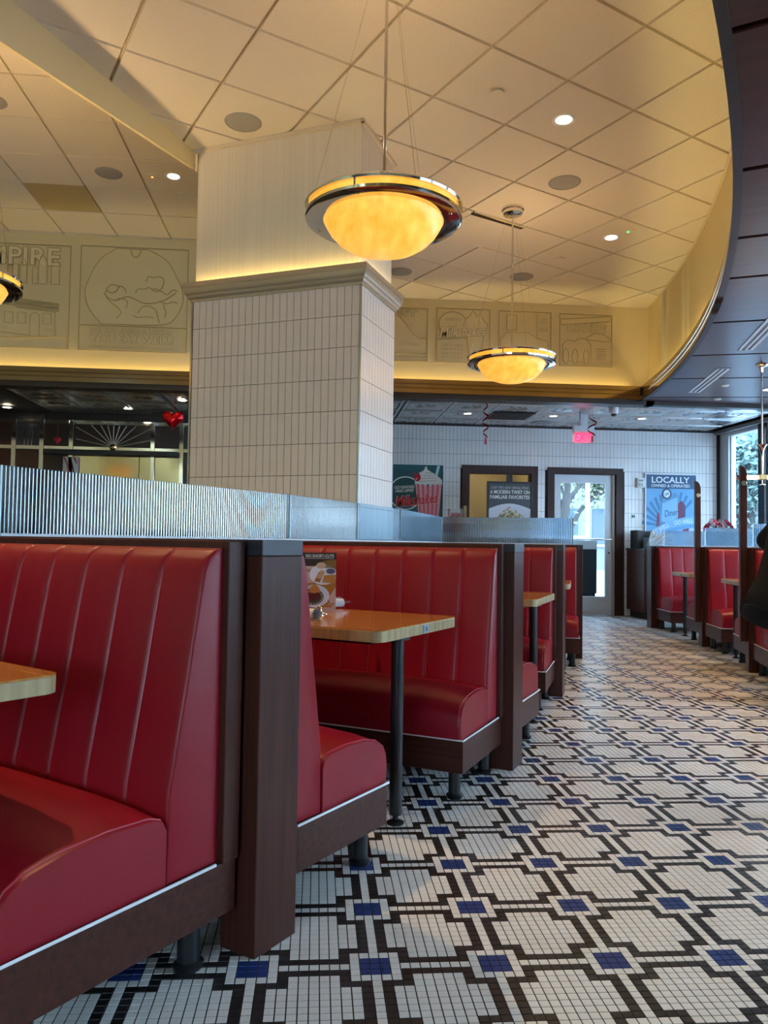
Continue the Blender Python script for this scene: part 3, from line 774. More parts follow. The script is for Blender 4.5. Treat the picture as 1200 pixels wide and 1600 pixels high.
downlight(-1.5, 3.2, ZM-.003, 'added fill downlight above the viewer, left', 120)  # unseen lamp added as warm fill from above
downlight(1.2, .8, ZM-.003, 'added fill downlight above the viewer, right', 120)  # put in out of view to brighten column front and benches
downlight(-2.6, .2, ZL-.003, 'added fill downlight in the left ceiling behind the viewer', 140)  # extra unseen lamp, there only as fill
downlight(-.3, -1.8, ZM-.003, 'added fill downlight behind the viewer, middle', 140)  # another unseen lamp added for warm light from behind
downlight(-3.4, 3.4, ZL-.003, 'added fill downlight in the left ceiling beyond the left edge', 120)  # added out of view to warm the left side
for k, (x, y) in enumerate([(2.027,10.5),(3.232,10.5),(4.498,10.5)]): downlight(x, y, ZT-.006, ['small square-edged downlight in the tin ceiling, left of the vent', 'small downlight in the tin ceiling left of the exit sign', 'small downlight in the tin ceiling right of the dome camera'][k], 4, .045)
for k, (x, y) in enumerate([(-4.3,11.1),(-2.62,10.9),(-1.757,10.13)]): downlight(x, y, ZT-.006, ['downlight in the tin ceiling over the bar at far left', 'downlight in the tin ceiling above the sunburst', 'downlight in the tin ceiling above the red heart balloon'][k], 14, .05)
for k, (x, y) in enumerate([(3.9,4.2),(4.4,6.1),(3.3,1.8),(4.9,8.1)]): downlight(x, y, 2.797, 'small downlight in the dark ceiling '+['right of the picture', 'beyond the right edge', 'beside the viewer', 'near the window'][k], 55, .045)
def speaker(x, y, z, label):
    t = thing('ceiling_speaker', label, 'speaker', (x, y, z), 0, 'round ceiling speakers')
    ob('grille', MB().lathe([(0,-.006),(.11,-.005),(.118,-.001),(0,.0)], 32), GREY, t, smooth=50)
    ob('ring', MB().lathe([(.116,0),(.122,-.006),(.128,0)], 32), GREY, t, smooth=50); return t
for k, (x, y) in enumerate([(-.564,5.362),(1.918,5.979),(2.153,8.172),(.83,8.182)]): speaker(x, y, ZM-.001, ['large round grey speaker in the ceiling left of the nearest pendant', 'round grey speaker in the ceiling right of the far pendant canopy', 'round grey speaker in the ceiling behind the far pendant rod', 'round grey speaker in the ceiling just right of the column'][k])
speaker(-2.036, 7.473, ZL-.001, 'round grey speaker in the left ceiling above the relief panels'); speaker(-2.66, 6.32, ZL-.001, 'round grey speaker cut by the left picture edge')
for k, (x, y) in enumerate([(1.097,4.806),(2.399,7.586)]):
    t = thing('fire_sprinkler', ['white sprinkler cover disc near the nearest pendant rod', 'white sprinkler cover disc right of the far pendant'][k], 'sprinkler', (x, y, ZM))
    ob('cover', MB().disc(.045, -.018, -.012, 20), CTILE, t); ob('stem', MB().disc(.03, -.012, .002, 16), CGRID, t)
t = thing('slot_vent', 'ceiling vent panel with dark slot behind the nearest pendant', 'vent', (1.42, 7.03, ZM), math.radians(27.1)); ob('panel', MB().box(-.28,.28,-.28,.28,-.008,.0), CTILE, t)
ob('slot', MB().box(-.29,.29,-.335,-.285,-.012,.0), BLACK, t); ob('slot_lip', MB().box(-.29,.29,-.345,-.335,-.016,.0), CHROME, t)
for x, y, z, c, lab in ((2.80,6.85,ZM,(.02,.9,.1),'small sensor with green indicator in the ceiling'), (-1.635,7.49,ZL,(.9,.15,.02),'small sensor with red indicator in the left ceiling')):
    t = thing('ceiling_sensor', lab, 'sensor', (x, y, z)); ob('plate', MB().box(-.05,.05,-.05,.05,-.008,0), CTILE, t)
    ob('indicator', MB().disc(.009, -.012, -.008, 10), mat('led_%.1f' % c[0], c, .4, emit=c, es=4), t)
# linear diffusers in the mahogany ceiling
def diffuser(p, q, label):
    d = Vector(q)-Vector(p); L = d.length; a = math.atan2(d.y, d.x); c = (Vector(p)+Vector(q))/2
    t = thing('linear_diffuser', label, 'vent', (c.x, c.y, 2.80), a, 'linear air diffusers')
    ob('frame', MB().box(-L/2,L/2,-.062,-.036,-.006,.001).box(-L/2,L/2,.036,.062,-.006,.001).box(-L/2,L/2,-.010,.010,-.006,.001).box(-L/2,-L/2+.02,-.062,.062,-.006,.001).box(L/2-.02,L/2,-.062,.062,-.006,.001), mat('diffuser_white', (.78,.79,.80), .45), t)
    ob('slot', MB().box(-L/2+.01,L/2-.01,-.04,.04,-.002,.001), BLACK, t)
diffuser((3.72,6.50), (3.36,5.35), 'white two-slot air diffuser in the dark ceiling at the right edge')
diffuser((4.19,8.37), (3.90,7.18), 'white two-slot air diffuser in the dark ceiling near the curved trim')
for x, y, lab in ((4.329,7.953,'small white sprinkler disc in the dark ceiling'),(4.645,8.70,'tiny sprinkler disc at the end of the dark ceiling')):
    tag(ob('fire_sprinkler', MB().lathe([(0,-.012),(.03,-.012),(.042,-.004),(.042,0),(0,0)], 18), WHITE, loc=(x, y, 2.80), smooth=40), lab, 'sprinkler')
# vent and speaker in the tin ceiling
t = thing('ceiling_vent', 'black rectangular vent in the tin ceiling above the spring menu sign', 'vent', (2.64, 10.6, ZT)); ob('grille', MB().box(-.29,.29,-.28,.28,-.012,.0), BLACK, t)
for k in range(9): ob('slat', MB().box(-.27,.27,-.24+.06*k-.012,-.24+.06*k+.006,-.018,-.012), DARKTRIM, t)
tag(ob('tin_speaker', MB().lathe([(0,-.012),(.14,-.010),(.15,0),(0,.0)], 28), GREY, loc=(3.248,11.1,ZT), smooth=40), 'round grey speaker in the tin ceiling left of the exit sign', 'speaker')
t = thing('dome_camera', 'white dome security camera hanging under the tin ceiling', 'camera', (3.80,9.75,ZT-.0))
ob('housing', MB().lathe([(0,0),(.058,0),(.06,-.05),(.05,-.075),(.04,-.08),(0,-.08)], 22), WHITE, t, smooth=40)
ob('lens_dome', MB().lathe([(.036,-.078),(.034,-.095),(.022,-.11),(0,-.114),(0,-.078)], 18), BLACK, t, smooth=60)
# exit sign
t = thing('exit_sign', 'red lit exit sign hanging from the tin ceiling', 'sign', (3.59, 10.3, 2.575))
ob('sign_body', MB().box(-.14,.14,-.012,.012,-.12,.03), mat('edge_lit_acrylic', (.75,.7,.78), .1, trans=.4), t); ob('housing', MB().box(-.145,.145,-.03,.03,.03,.11), ALU, t, bevel=.006)
ob('canopy', MB().box(-.05,.05,-.03,.03,.11,.275), ALU, t)
text('EXIT', t, 0, -.012, .23, .115, .006, NEON, base=-.048)

# lit tube lamp hanging by the window booths
t = thing('tube_pendant', 'chrome pendant with glowing horizontal glass tubes beside the right tall upright', 'pendant lamp', (4.173, 7.002, 1.728))
ob('canopy', MB().lathe([(0,1.072),(.062,1.07),(.05,1.058),(.02,1.045),(.013,1.0),(0,1.0)], 22), CHROME, t, smooth=40)
ob('rod', MB().tube([(0,0,.30),(0,0,1.02)], .008, 10), CHROME, t, smooth=40)
ob('trumpet', MB().lathe([(0,.315),(.05,.31),(.03,.285),(.017,.25),(.014,.16),(.012,.02),(0,.02)], 20), CHROME, t, smooth=40)
ob('hub', MB().box(-.04,.04,-.03,.03,-.025,.03), mat('aged_brass', (.25,.16,.08), .3, 1), t, bevel=.006)
ob('finial', MB().lathe([(0,-.075),(.03,-.072),(.03,-.066),(.006,-.06),(.006,-.02),(0,-.02)], 14), CHROME, t, smooth=40)
for s in (-1, 1):
    ob('glass_tube', MB().tube([(s*.045,-s*.01,0),(s*.205,-s*.05,0)], .018, 14), TUBE, t, smooth=50)
    ob('end_cap', MB().tube([(s*.203,-s*.0495,0),(s*.225,-s*.055,0)], .022, 14), CHROME, t, smooth=40)

# ------------------------------------------------------------------ relief panels on the soffit
def relief(x0, x1, z0, z1, label):
    t = thing('relief_panel', label, 'wall relief', (x0, YS-.002, z0), 0, 'plaster relief panels on the soffit')
    W, Hh = x1-x0, z1-z0; b = MB(); e = .007
    for a in ((0,e,0,Hh),(W-e,W,0,Hh),(e,W-e,0,e),(e,W-e,Hh-e,Hh)): b.box(a[0],a[1],-.012,-.0005,a[2],a[3])
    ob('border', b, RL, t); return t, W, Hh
RL = mat('relief_groove_shade', (.48, .38, .18), .8)  # darker cream paints the shade of engraved outlines into the relief
def rplate(t, name, poly, d=.010):
    o = ob(name, MB().prism(poly, -d, -.0005, ax='y'), CREAM, t)
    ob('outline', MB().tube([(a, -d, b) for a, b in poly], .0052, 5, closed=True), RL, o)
    return o
def chaikin(p, closed=False, n=2):
    for _ in range(n):
        q = [] if closed else [p[0]]
        for i in range(len(p) if closed else len(p)-1):
            a, b = p[i], p[(i+1)%len(p)]; q += [(a[0]*.75+b[0]*.25, a[1]*.75+b[1]*.25), (a[0]*.25+b[0]*.75, a[1]*.25+b[1]*.75)]
        if not closed: q.append(p[-1])
        p = q
    return p
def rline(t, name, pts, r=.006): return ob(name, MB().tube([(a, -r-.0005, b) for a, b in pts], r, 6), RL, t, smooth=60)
CREAM_L = mat('cream_letter', (.84, .73, .45), .7)
def rtext(key, x, wd, ht, z, rot=0):  # dark backing letters paint in the shade around the raised ones
    (_, w1, h1), (_, w2, h2) = TEXTS[key], TEXTS[key+'#']
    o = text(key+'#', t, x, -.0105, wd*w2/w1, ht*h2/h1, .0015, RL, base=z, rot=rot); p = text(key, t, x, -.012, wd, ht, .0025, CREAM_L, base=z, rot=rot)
    tag(o, kind='stuff'); tag(p, kind='stuff')
t, W, Hh = relief(-4.07, -2.865, 3.205, 4.40, 'relief poster with the word EMPIRE, skyscrapers and a diner')
rtext('EMPIRE', W*.50, W*.80, .20, Hh-.14)
for x, w_, h_, k in ((.16,.09,.30,1),(.30,.10,.20,0),(.46,.10,.36,1),(.60,.06,.22,0),(.69,.07,.28,1),(.82,.06,.18,0),(.90,.09,.33,2),(1.04,.09,.30,1)):
    z = .74
    poly = [(x-w_/2,z),(x+w_/2,z),(x+w_/2,z+h_*.75),(x+w_*.2,z+h_*.93),(x,z+h_),(x-w_*.2,z+h_*.93),(x-w_/2,z+h_*.75)] if k else [(x-w_/2,z),(x+w_/2,z),(x+w_/2,z+h_),(x-w_/2,z+h_)]
    rplate(t, 'skyscraper', poly, .008+.003*k)
rplate(t, 'diner_facade', [(.05,.20),(1.05,.13),(1.05,.42),(.62,.46),(.60,.72),(.42,.72),(.40,.46),(.05,.42)], .010)
for k in range(3): rplate(t, 'diner_cornice', [(.04,.46+.04*k),(.42,.50+.035*k),(1.09,.43+.035*k),(1.09,.445+.035*k),(.42,.515+.035*k),(.04,.475+.04*k)], .016)
for x in (.10,.22,.34,.50,.64,.92): rplate(t, 'diner_window', [(x,.28),(x+.09,.275),(x+.09,.40),(x,.405)], .015)
rplate(t, 'diner_door', [(.78,.14),(.88,.14),(.88,.38),(.83,.41),(.78,.38)], .016)
rtext('DINER', .47, .12, .03, .23); rtext('DINER', .98, .10, .03, .215)
rline(t, 'kerb_line', [(.0,.17),(.55,.11),(1.2,.14)])
t, W, Hh = relief(-2.757, -1.542, 3.203, 4.415, 'relief poster with the words YOU EAT WELL under a large tomato shape')
rline(t, 'rule', [(0,.29),(W,.29)], .007)
body = [(.40,1.19),(.26,1.10),(.17,.99),(.10,.83),(.05,.68),(.08,.54),(.15,.42),(.25,.31),(.99,.31),(1.09,.42),(1.15,.54),(1.17,.66),(1.13,.80),(1.06,.93),(.98,1.08),(.76,1.19)]
rplate(t, 'fruit_body', chaikin(body[:7], n=2)+chaikin(body[7:], n=2), .010)
for pts in ([(.27,.66),(.33,.60),(.42,.58),(.52,.64),(.60,.62),(.72,.56),(.86,.57),(.98,.62),(1.08,.70)], [(.45,.74),(.36,.78),(.30,.72),(.28,.64),(.36,.55),(.44,.50),(.48,.44),(.42,.38)], [(.74,.82),(.77,.89),(.83,.86),(.88,.89),(.95,.86),(.93,.76),(.90,.72),(.86,.74),(.80,.73)], [(.66,.45),(.70,.52),(.78,.54),(.86,.50),(.88,.42),(.90,.34)], [(.60,.42),(.66,.39),(.74,.41),(.84,.40)], [(.30,.70),(.36,.66),(.42,.70),(.44,.76),(.50,.74),(.52,.68)], [(.40,.58),(.46,.62),(.55,.58),(.52,.50)], [(.62,.68),(.66,.74),(.72,.72),(.78,.76),(.84,.70),(.92,.72),(.98,.66),(1.04,.74),(1.10,.72)], [(.90,.60),(.98,.56),(1.04,.60),(1.10,.58)], [(.94,.56),(.98,.46),(.96,.40)], [(.56,1.18),(.58,1.10),(.64,1.09),(.68,1.18)]):
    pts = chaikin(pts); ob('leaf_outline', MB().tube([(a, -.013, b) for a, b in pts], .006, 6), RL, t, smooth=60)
for x, z in ((.50,1.05),(.70,1.04),(.50,.84),(.70,.83)): ob('dot', MB().prism(ell(x,z,.012,.012,10), -.016, -.01, ax='y'), CREAM, t)
rtext('WE BUY FRESH & LOCAL', W*.48, W*.76, .055, .235); rtext('YOU EAT WELL!', W*.49, W*.76, .085, .145)
rtext('CHEF-DRIVEN FLEXITARIAN MENU & SEASONAL SELECTIONS', W*.49, W*.78, .022, .045)
t, W, Hh = relief(.62, 1.262, 3.203, 3.84, 'relief poster with a peaked mountain shape, right beside the column')
rplate(t, 'mountain', [(.0,.28),(.14,.42),(.22,.56),(.30,.53),(.38,.44),(.46,.33),(.56,.27),(.63,.27),(.63,.10),(.0,.10)], .008)
rtext('BE WELL', .42, .22, .035, .20); rline(t, 'rule', [(0,.06),(W,.06)], .004); rtext('EST', .38, .26, .07, .57)
t, W, Hh = relief(1.364, 2.012, 3.206, 3.86, 'relief poster reading Milkshakes with a tall glass')
rplate(t, 'disc', ell(.20,.46,.17,.15), .006)
rplate(t, 'glass', [(.40,.02),(.52,.02),(.58,.38),(.36,.38)], .009)
rplate(t, 'cream_swirl', [(.34,.40),(.60,.40),(.62,.47),(.56,.53),(.53,.60),(.49,.56),(.44,.63),(.40,.57),(.35,.52),(.33,.46)], .010)
rtext('Milkshakes', .32, .56, .13, .38, rot=.08); rtext('OLD FASHIONED', .20, .2, .03, .52)
for z in (.21,.16,.11,.06): rtext('BE WELL', .20, .26, .022, z)
rline(t, 'rule', [(0,.27),(.40,.31)], .004)
t, W, Hh = relief(2.115, 2.758, 3.206, 3.855, 'relief poster with a car shape, behind the far pendant')
rplate(t, 'car_body', [(.02,.30),(.10,.38),(.36,.40),(.46,.33),(.60,.30),(.60,.16),(.02,.16)], .009); rplate(t, 'tower', [(.10,.42),(.22,.42),(.22,.60),(.10,.60)], .006)
rline(t, 'rule', [(.47,.02),(.47,.62)], .004); rtext('EST', .55, .10, .05, .54); rtext('DINER', .55, .10, .04, .44)
t, W, Hh = relief(2.86, 3.512, 3.212, 3.85, 'relief poster of a pair of vintage trucks, nearest the curved wall')
rplate(t, 'banner', [(.02,.50),(.62,.56),(.62,.62),(.02,.57)], .005); rtext('A ROAD SHOW', .33, .50, .09, .47)
rplate(t, 'truck', [(.04,.06),(.04,.26),(.10,.32),(.18,.30),(.24,.34),(.32,.34),(.38,.28),(.40,.06)], .008)
for x in (.08,.19,.33): rplate(t, 'wheel', ell(x,.12,.035,.09,20), .013)
rplate(t, 'hill', [(.34,.36),(.44,.41),(.54,.40),(.63,.34),(.63,.31),(.34,.33)], .006)
for k in range(5): rline(t, 'caption_line', [(.46,.22-.03*k),(.58,.22-.03*k)], .004)

# ------------------------------------------------------------------ posters on the back wall
def poster(name, x0, x1, z0, z1, label, bgm, frame=.018, fm_=None, y=None, cat='poster'):
    y = YB-.009 if y is None else y
    t = thing(name, label, cat, (x0, y, z0)); W, Hh = x1-x0, z1-z0
    ob('backing', MB().box(0,W,-.012,-.0,0,Hh), bgm, t)
    b = MB()
    for a in ((0,frame,0,Hh),(W-frame,W,0,Hh),(frame,W-frame,0,frame),(frame,W-frame,Hh-frame,Hh)): b.box(a[0],a[1],-.022,0,a[2],a[3])
    ob('frame', b, fm_ or ALU, t); return t, W, Hh
def shape(t, name, poly, layer, m): return ob(name, MB().prism(poly, -.012-.0012*layer, -.0119-.0012*(layer-1) if layer > 1 else -.0119, ax='y'), m, t)
def C(r, g_, b_): return mat('print_%d_%d_%d' % (r*255, g_*255, b_*255), (r, g_, b_), .4)
t, W, Hh = poster('milkshake_poster', 1.085, 1.885, 1.20, 2.25, 'teal poster advertising milkshakes with a pink glass, right of the column', C(.012,.09,.105), .022)
s0 = Hh-.46
shape(t, 'ring', ell(.215, s0+.01, .25, .25, 40), 1, C(.75,.78,.72)); shape(t, 'ring_disc', ell(.215, s0+.01, .235, .235, 40), 2, C(.006,.06,.06))
shape(t, 'straw', [(.64,Hh-.25),(.68,Hh-.25),(.73,Hh-.03),(.69,Hh-.03)], 1, C(.4,.6,.65))
gl = [(.36,Hh-.30),(.76,Hh-.30),(.70,.03),(.44,.03)]
shape(t, 'glass', gl, 3, C(.72,.30,.32))
for k in range(5):
    u = .06+.19*k; a = [(.36+.4*u, Hh-.31), (.36+.4*(u+.07), Hh-.31), (.44+.26*(u+.07), .05), (.44+.26*u, .05)]
    shape(t, 'stripe', a, 4, C(.50,.10,.14))
shape(t, 'whipped_cream', [(.35,Hh-.31),(.36,Hh-.24),(.41,Hh-.19),(.42,Hh-.14),(.48,Hh-.11),(.51,Hh-.05),(.53,Hh-.04),(.54,Hh-.09),(.62,Hh-.14),(.70,Hh-.19),(.76,Hh-.24),(.77,Hh-.31),(.56,Hh-.34)], 4, C(.66,.62,.56))
for k in range(4): shape(t, 'cream_fold', [(.42+.03*k,Hh-.28+.045*k),(.70-.02*k,Hh-.25+.035*k),(.70-.02*k,Hh-.243+.035*k),(.42+.03*k,Hh-.268+.045*k)], 5, C(.42,.37,.33))
shape(t, 'cherry', ell(.39, Hh-.21, .052, .062, 20), 5, C(.45,.01,.03)); shape(t, 'cherry_glint', ell(.375, Hh-.235, .009, .012, 8), 6, C(.8,.5,.5))
ob('cherry_stem', MB().tube([(.37,-.020,Hh-.155),(.32,-.020,Hh-.14),(.25,-.020,Hh-.165)], .006, 6), C(.20,.06,.08), t)
text('OLD FASHIONED', t, .20, -.0146, .30, .045, .002, C(.75,.72,.62), base=s0+.10, rot=.06); text('HAND DIPPED', t, .20, -.0146, .28, .045, .002, C(.75,.72,.62), base=s0+.045, rot=.06)
text('Milkshakes', t, .385, -.018, .66, .175, .0016, C(.85,.80,.75), base=s0-.085, rot=.12); text('Milkshakes', t, .385, -.0196, .65, .165, .0016, C(.62,.02,.03), base=s0-.085, rot=.12)

t, W, Hh = poster('locally_owned_poster', 4.985, 5.82, 1.02, 2.185, 'blue poster reading LOCALLY OWNED & OPERATED with a diner building', C(.13,.36,.62), .022)
for k in range(6):
    a0 = math.radians(100+k*14); a1 = math.radians(107+k*14)
    shape(t, 'ray', [(.34,.35),(.34+.9*math.cos(a0)*.42, .35+.9*math.sin(a0)*.55),(.34+.9*math.cos(a1)*.42, .35+.9*math.sin(a1)*.55)], 1, C(.05,.20,.42))
for k in range(3):
    a0 = math.radians(40+k*16); a1 = math.radians(47+k*16)
    shape(t, 'ray', [(.50,.45),(.50+.34*math.cos(a0),.45+.44*math.sin(a0)),(.50+.34*math.cos(a1),.45+.44*math.sin(a1))], 1, C(.05,.20,.42))
shape(t, 'header', [(.022,Hh-.235),(W-.022,Hh-.235),(W-.022,Hh-.022),(.022,Hh-.022)], 2, C(.02,.07,.16))
text('LOCALLY', t, W/2-.005, -.0144, .60, .095, .002, C(.75,.85,.9), base=Hh-.10); text('OWNED & OPERATED', t, W/2-.005, -.0144, .61, .045, .002, C(.75,.85,.9), base=Hh-.19)
shape(t, 'tower', [(.22,.46),(.25,.72),(.34,.76),(.38,.80),(.48,.88),(.56,.80),(.57,.52),(.40,.42)], 2, C(.10,.28,.50)); shape(t, 'tower_face', [(.26,.42),(.28,.70),(.52,.80),(.53,.50),(.40,.40)], 3, C(.22,.48,.74))
shape(t, 'red_pillar', [(.53,.46),(.53,.70),(.58,.75),(.62,.71),(.62,.48)], 4, C(.22,.03,.08)); shape(t, 'pillar_shade', [(.585,.47),(.585,.745),(.645,.68),(.645,.50)], 5, C(.09,.06,.14)); shape(t, 'red_pillar', [(.19,.34),(.20,.55),(.23,.56),(.24,.36)], 4, C(.22,.03,.08))
shape(t, 'round_sign', ell(.35,.85,.075,.085,28), 6, C(.03,.05,.12)); shape(t, 'round_sign_face', ell(.35,.85,.052,.06,28), 7, C(.65,.75,.85)); text('Diner', t, .35, -.021, .07, .04, .0015, C(.03,.1,.3), base=.85, rot=.5)
text('Diner', t, .42, -.0158, .22, .10, .0015, C(.04,.14,.32), base=.56, rot=.15)
bn = [(.03+.78*u, .12+.27*(1-(1-u)**2)) for u in np.linspace(0,1,10)]
shape(t, 'banner', bn+[(a, b+.115) for a, b in bn[::-1]], 6, C(.20,.46,.72))
for k, (a, b) in enumerate([bn[i] for i in ()]): pass
text('EAT WELL', t, .24, -.0194, .32, .065, .0015, C(.70,.85,.93), base=.305, rot=.50); text('DO WELL', t, .62, -.0194, .30, .062, .0015, C(.70,.85,.93), base=.425, rot=.12)
shape(t, 'entrance', [(.60,.05),(.60,.30),(.70,.33),(.70,.05)], 5, C(.22,.03,.08)); shape(t, 'lower_wall', [(.03,.03),(W-.03,.03),(W-.03,.34),(.45,.28),(.2,.10)], 3, C(.30,.56,.78))

# spring menu sign on its stand
t, W, Hh = poster('menu_sign', 2.33, 2.98, .95, 1.93, 'black framed sign on a stand reading A MODERN TWIST ON FAMILIAR FAVORITES', C(.055,.065,.075), .028, BLACK, y=10.62, cat='sign')
text("CHEF TPE'S NEW SPRING MENU", t, W/2, -.0120, .54, .036, .0015, C(.45,.45,.45), base=Hh-.085); text('A MODERN TWIST ON', t, W/2, -.0120, .56, .052, .002, C(.8,.8,.8), base=Hh-.145); text('FAMILIAR FAVORITES', t, W/2, -.0120, .56, .052, .002, C(.8,.8,.8), base=Hh-.215)
shape(t, 'plate', [(.028,.20),(.028,.60)]+[(.028+(W-.056)*u, .60+.075*math.sin(PI*u)) for u in np.linspace(.08,.92,12)]+[(W-.028,.60),(W-.028,.20)], 1, C(.55,.58,.66))
shape(t, 'salad_mound', [(.12,.30),(.14,.44),(.22,.53),(.30,.58),(.38,.59),(.46,.54),(.52,.45),(.54,.30)], 2, C(.50,.46,.34))
for k in range(90):
    u = random.gauss(0,1)*.13; v = random.random(); x = W/2+u; z = .42+.20*v*math.exp(-(u/.17)**2)
    if .05 < x < W-.05:
        a = random.random()*PI; ra, rb = .022+.014*random.random(), .010
        shape(t, 'salad_piece', [(x+ra*math.cos(a)*math.cos(q)-rb*math.sin(a)*math.sin(q), z+ra*math.sin(a)*math.cos(q)+rb*math.cos(a)*math.sin(q)) for q in np.linspace(0,2*PI,7)[:-1]], 3+k % 4, [C(.62,.58,.46),C(.08,.16,.06),C(.45,.16,.10),C(.62,.60,.50),C(.25,.30,.12)][k % 5])
ob('stand_pole', MB().tube([(W/2,.02,-.93),(W/2,.02,Hh+.06)], .018, 10), BLACK, t); ob('stand_base', MB().disc(.2,-.95,-.93,28,(W/2,.02)), BLACK, t)
ob('stand_head', MB().prism(rrect(W/2-.038,W/2+.038,Hh-.03,Hh+.105,.03,4), -.005, .045, ax='y'), BLACK, t)

# ------------------------------------------------------------------ bar back wall (left, under the soffit)
t = thing('back_bar', 'dark panelled back bar with chrome posts and sunburst, seen under the soffit at left', 'back bar', (0, YB, 0))
DP = mat('bar_panel', (.030, .010, .007), .3, grain=((2, 2, 30), (.018, .007, .005)))
DB = mat('bar_panel_blue', (.016, .017, .022), .3)
cols = [-5.4, -4.35, -3.965, -3.555, -2.405, -1.995, -.9, .3]
for k, (a, b) in enumerate(zip(cols[:-1], cols[1:])):
    ob('panel', MB().box(a+.03, b-.03, -.02, -.001, 2.36, 2.70), DB if k in (1, 5) else DP, t, bevel=.003)
    if k in (0, 1, 5, 6): ob('panel', MB().box(a+.03, b-.03, -.02, -.001, 1.2, 2.31), DP, t, bevel=.003)
for k, x in enumerate(cols): ob('chrome_post', MB().box(x-.032, x+.032, -.05, -.001, 1.0, 2.83 if k == 2 else 2.76), CHROME, t, bevel=.006)
ob('chrome_rail', MB().box(-5.4, .3, -.035, -.001, 2.70, 2.755), CHROME, t); ob('chrome_rail', MB().box(-5.4, .3, -.036, -.001, 2.325, 2.375), CHROME, t)
ob('shelf', MB().box(-3.9, -2.03, -.16, -.001, 2.255, 2.32), BLACK, t)
ob('mirror_panel', MB().box(-3.52, -2.60, -.015, -.001, 1.2, 2.25), STEEL, t); ob('mirror_panel', MB().box(-2.59, -2.03, -.015, -.001, 1.2, 2.25), STEEL, t)
ob('dark_panel', MB().box(-3.93, -3.53, -.03, -.001, 1.2, 2.25), DP, t)
sb = ob('sunburst_hub', MB().lathe([(0,0),(.05,0),(.05,.02),(.02,.035),(0,.035)], 18), BRONZE, t, (-2.965, -.02, 2.375), (PI/2, 0, 0))
for a in (12, 28, 45, 60, 75, 90, 105, 120, 135, 152, 168):
    r = math.radians(a); L = min(.53/abs(math.cos(r)) if abs(math.cos(r)) > .05 else 9, .315/math.sin(r))
    ob('ray', MB().tube([(.05*math.cos(r), .05*math.sin(r), .008), (L*math.cos(r), L*math.sin(r), .008)], .007, 6), mat('brushed_steel', (.62,.56,.48), .4, .7), sb)
for x, h in ((-4.206,.24),(-4.155,.31),(-4.108,.24)): ob('chrome_rod', MB().tube([(x,-.03,2.36),(x,-.03,2.36+h)], .008, 8), CHROME, t)
sg = ob('striped_sign', MB().box(-3.655, -3.44, -.05, -.035, 1.75, 2.225), C(.6,.58,.55), t)
for k in range(3):
    pts = [(-3.645+.07*k, 2.22), (-3.60+.07*k, 2.13), (-3.57+.07*k, 2.0), (-3.56+.07*k, 1.8)]
    ob('stripe', MB().tube([(a, -.052, b) for a, b in pts if a < -3.445], .010, 6), REDM if k % 2 == 0 else BLACK, sg)
t = thing('bar_counter', 'long dark bar counter standing in front of the back bar', 'counter', (-3.2, 10.2, 0))
ob('counter_body', MB().box(-2.2, 2.2, -.3, .3, 0, 1.02), DP, t); ob('counter_top', MB().box(-2.25, 2.25, -.34, .34, 1.02, 1.06), STEEL, t)

# ------------------------------------------------------------------ heart decorations and swirls
def heart_pts(n=40):
    out = []
    for k in range(n):
        a = 2*PI*k/n; out.append((16*math.sin(a)**3/17, (13*math.cos(a)-5*math.cos(2*a)-2*math.cos(3*a)-math.cos(4*a))/17))
    return out
def heart(x, y, z, r, m, puff, label, ztop, name='heart_balloon'):
    t = thing(name, label, 'decoration', (x, y, z)); b = MB(); hp = heart_pts(); n = len(hp)
    lv = [(1.0,0),(.93,.4),(.75,.75),(.45,.95),(.0,1.0)]
    for sgn in (-1, 1):
        base = len(b.v)
        for sc, dp in lv[:-1]:
            for i, (a, c) in enumerate(hp):
                rip = 1+.06*math.sin(i*2.3) if sc < .99 else 1
                b.v.append((a*r*sc*rip, sgn*dp*puff, c*r*sc*rip))
        ctr = len(b.v); b.v.append((0, sgn*puff, 0))
        for l in range(len(lv)-2):
            for i in range(n): b.f.append((base+l*n+i, base+l*n+(i+1)%n, base+(l+1)*n+(i+1)%n, base+(l+1)*n+i)); b.mi.append(0)
        for i in range(n): b.f.append((base+(len(lv)-2)*n+i, base+(len(lv)-2)*n+(i+1)%n, ctr)); b.mi.append(0)
    ob('heart', b, m, t, smooth=35)
    if ztop: ob('string', MB().tube([(0,0,r*.6),(0,0,ztop-z)], .0015, 5), REDM, t)
    return t
heart(-1.665, 9.02, 2.43, .13, RED, .06, 'shiny red foil heart balloon hanging left of the column', 2.757)
heart(-3.735, 11.48, 2.455, .058, REDM, .012, 'small flat red heart on the dark bar panel', 2.70)
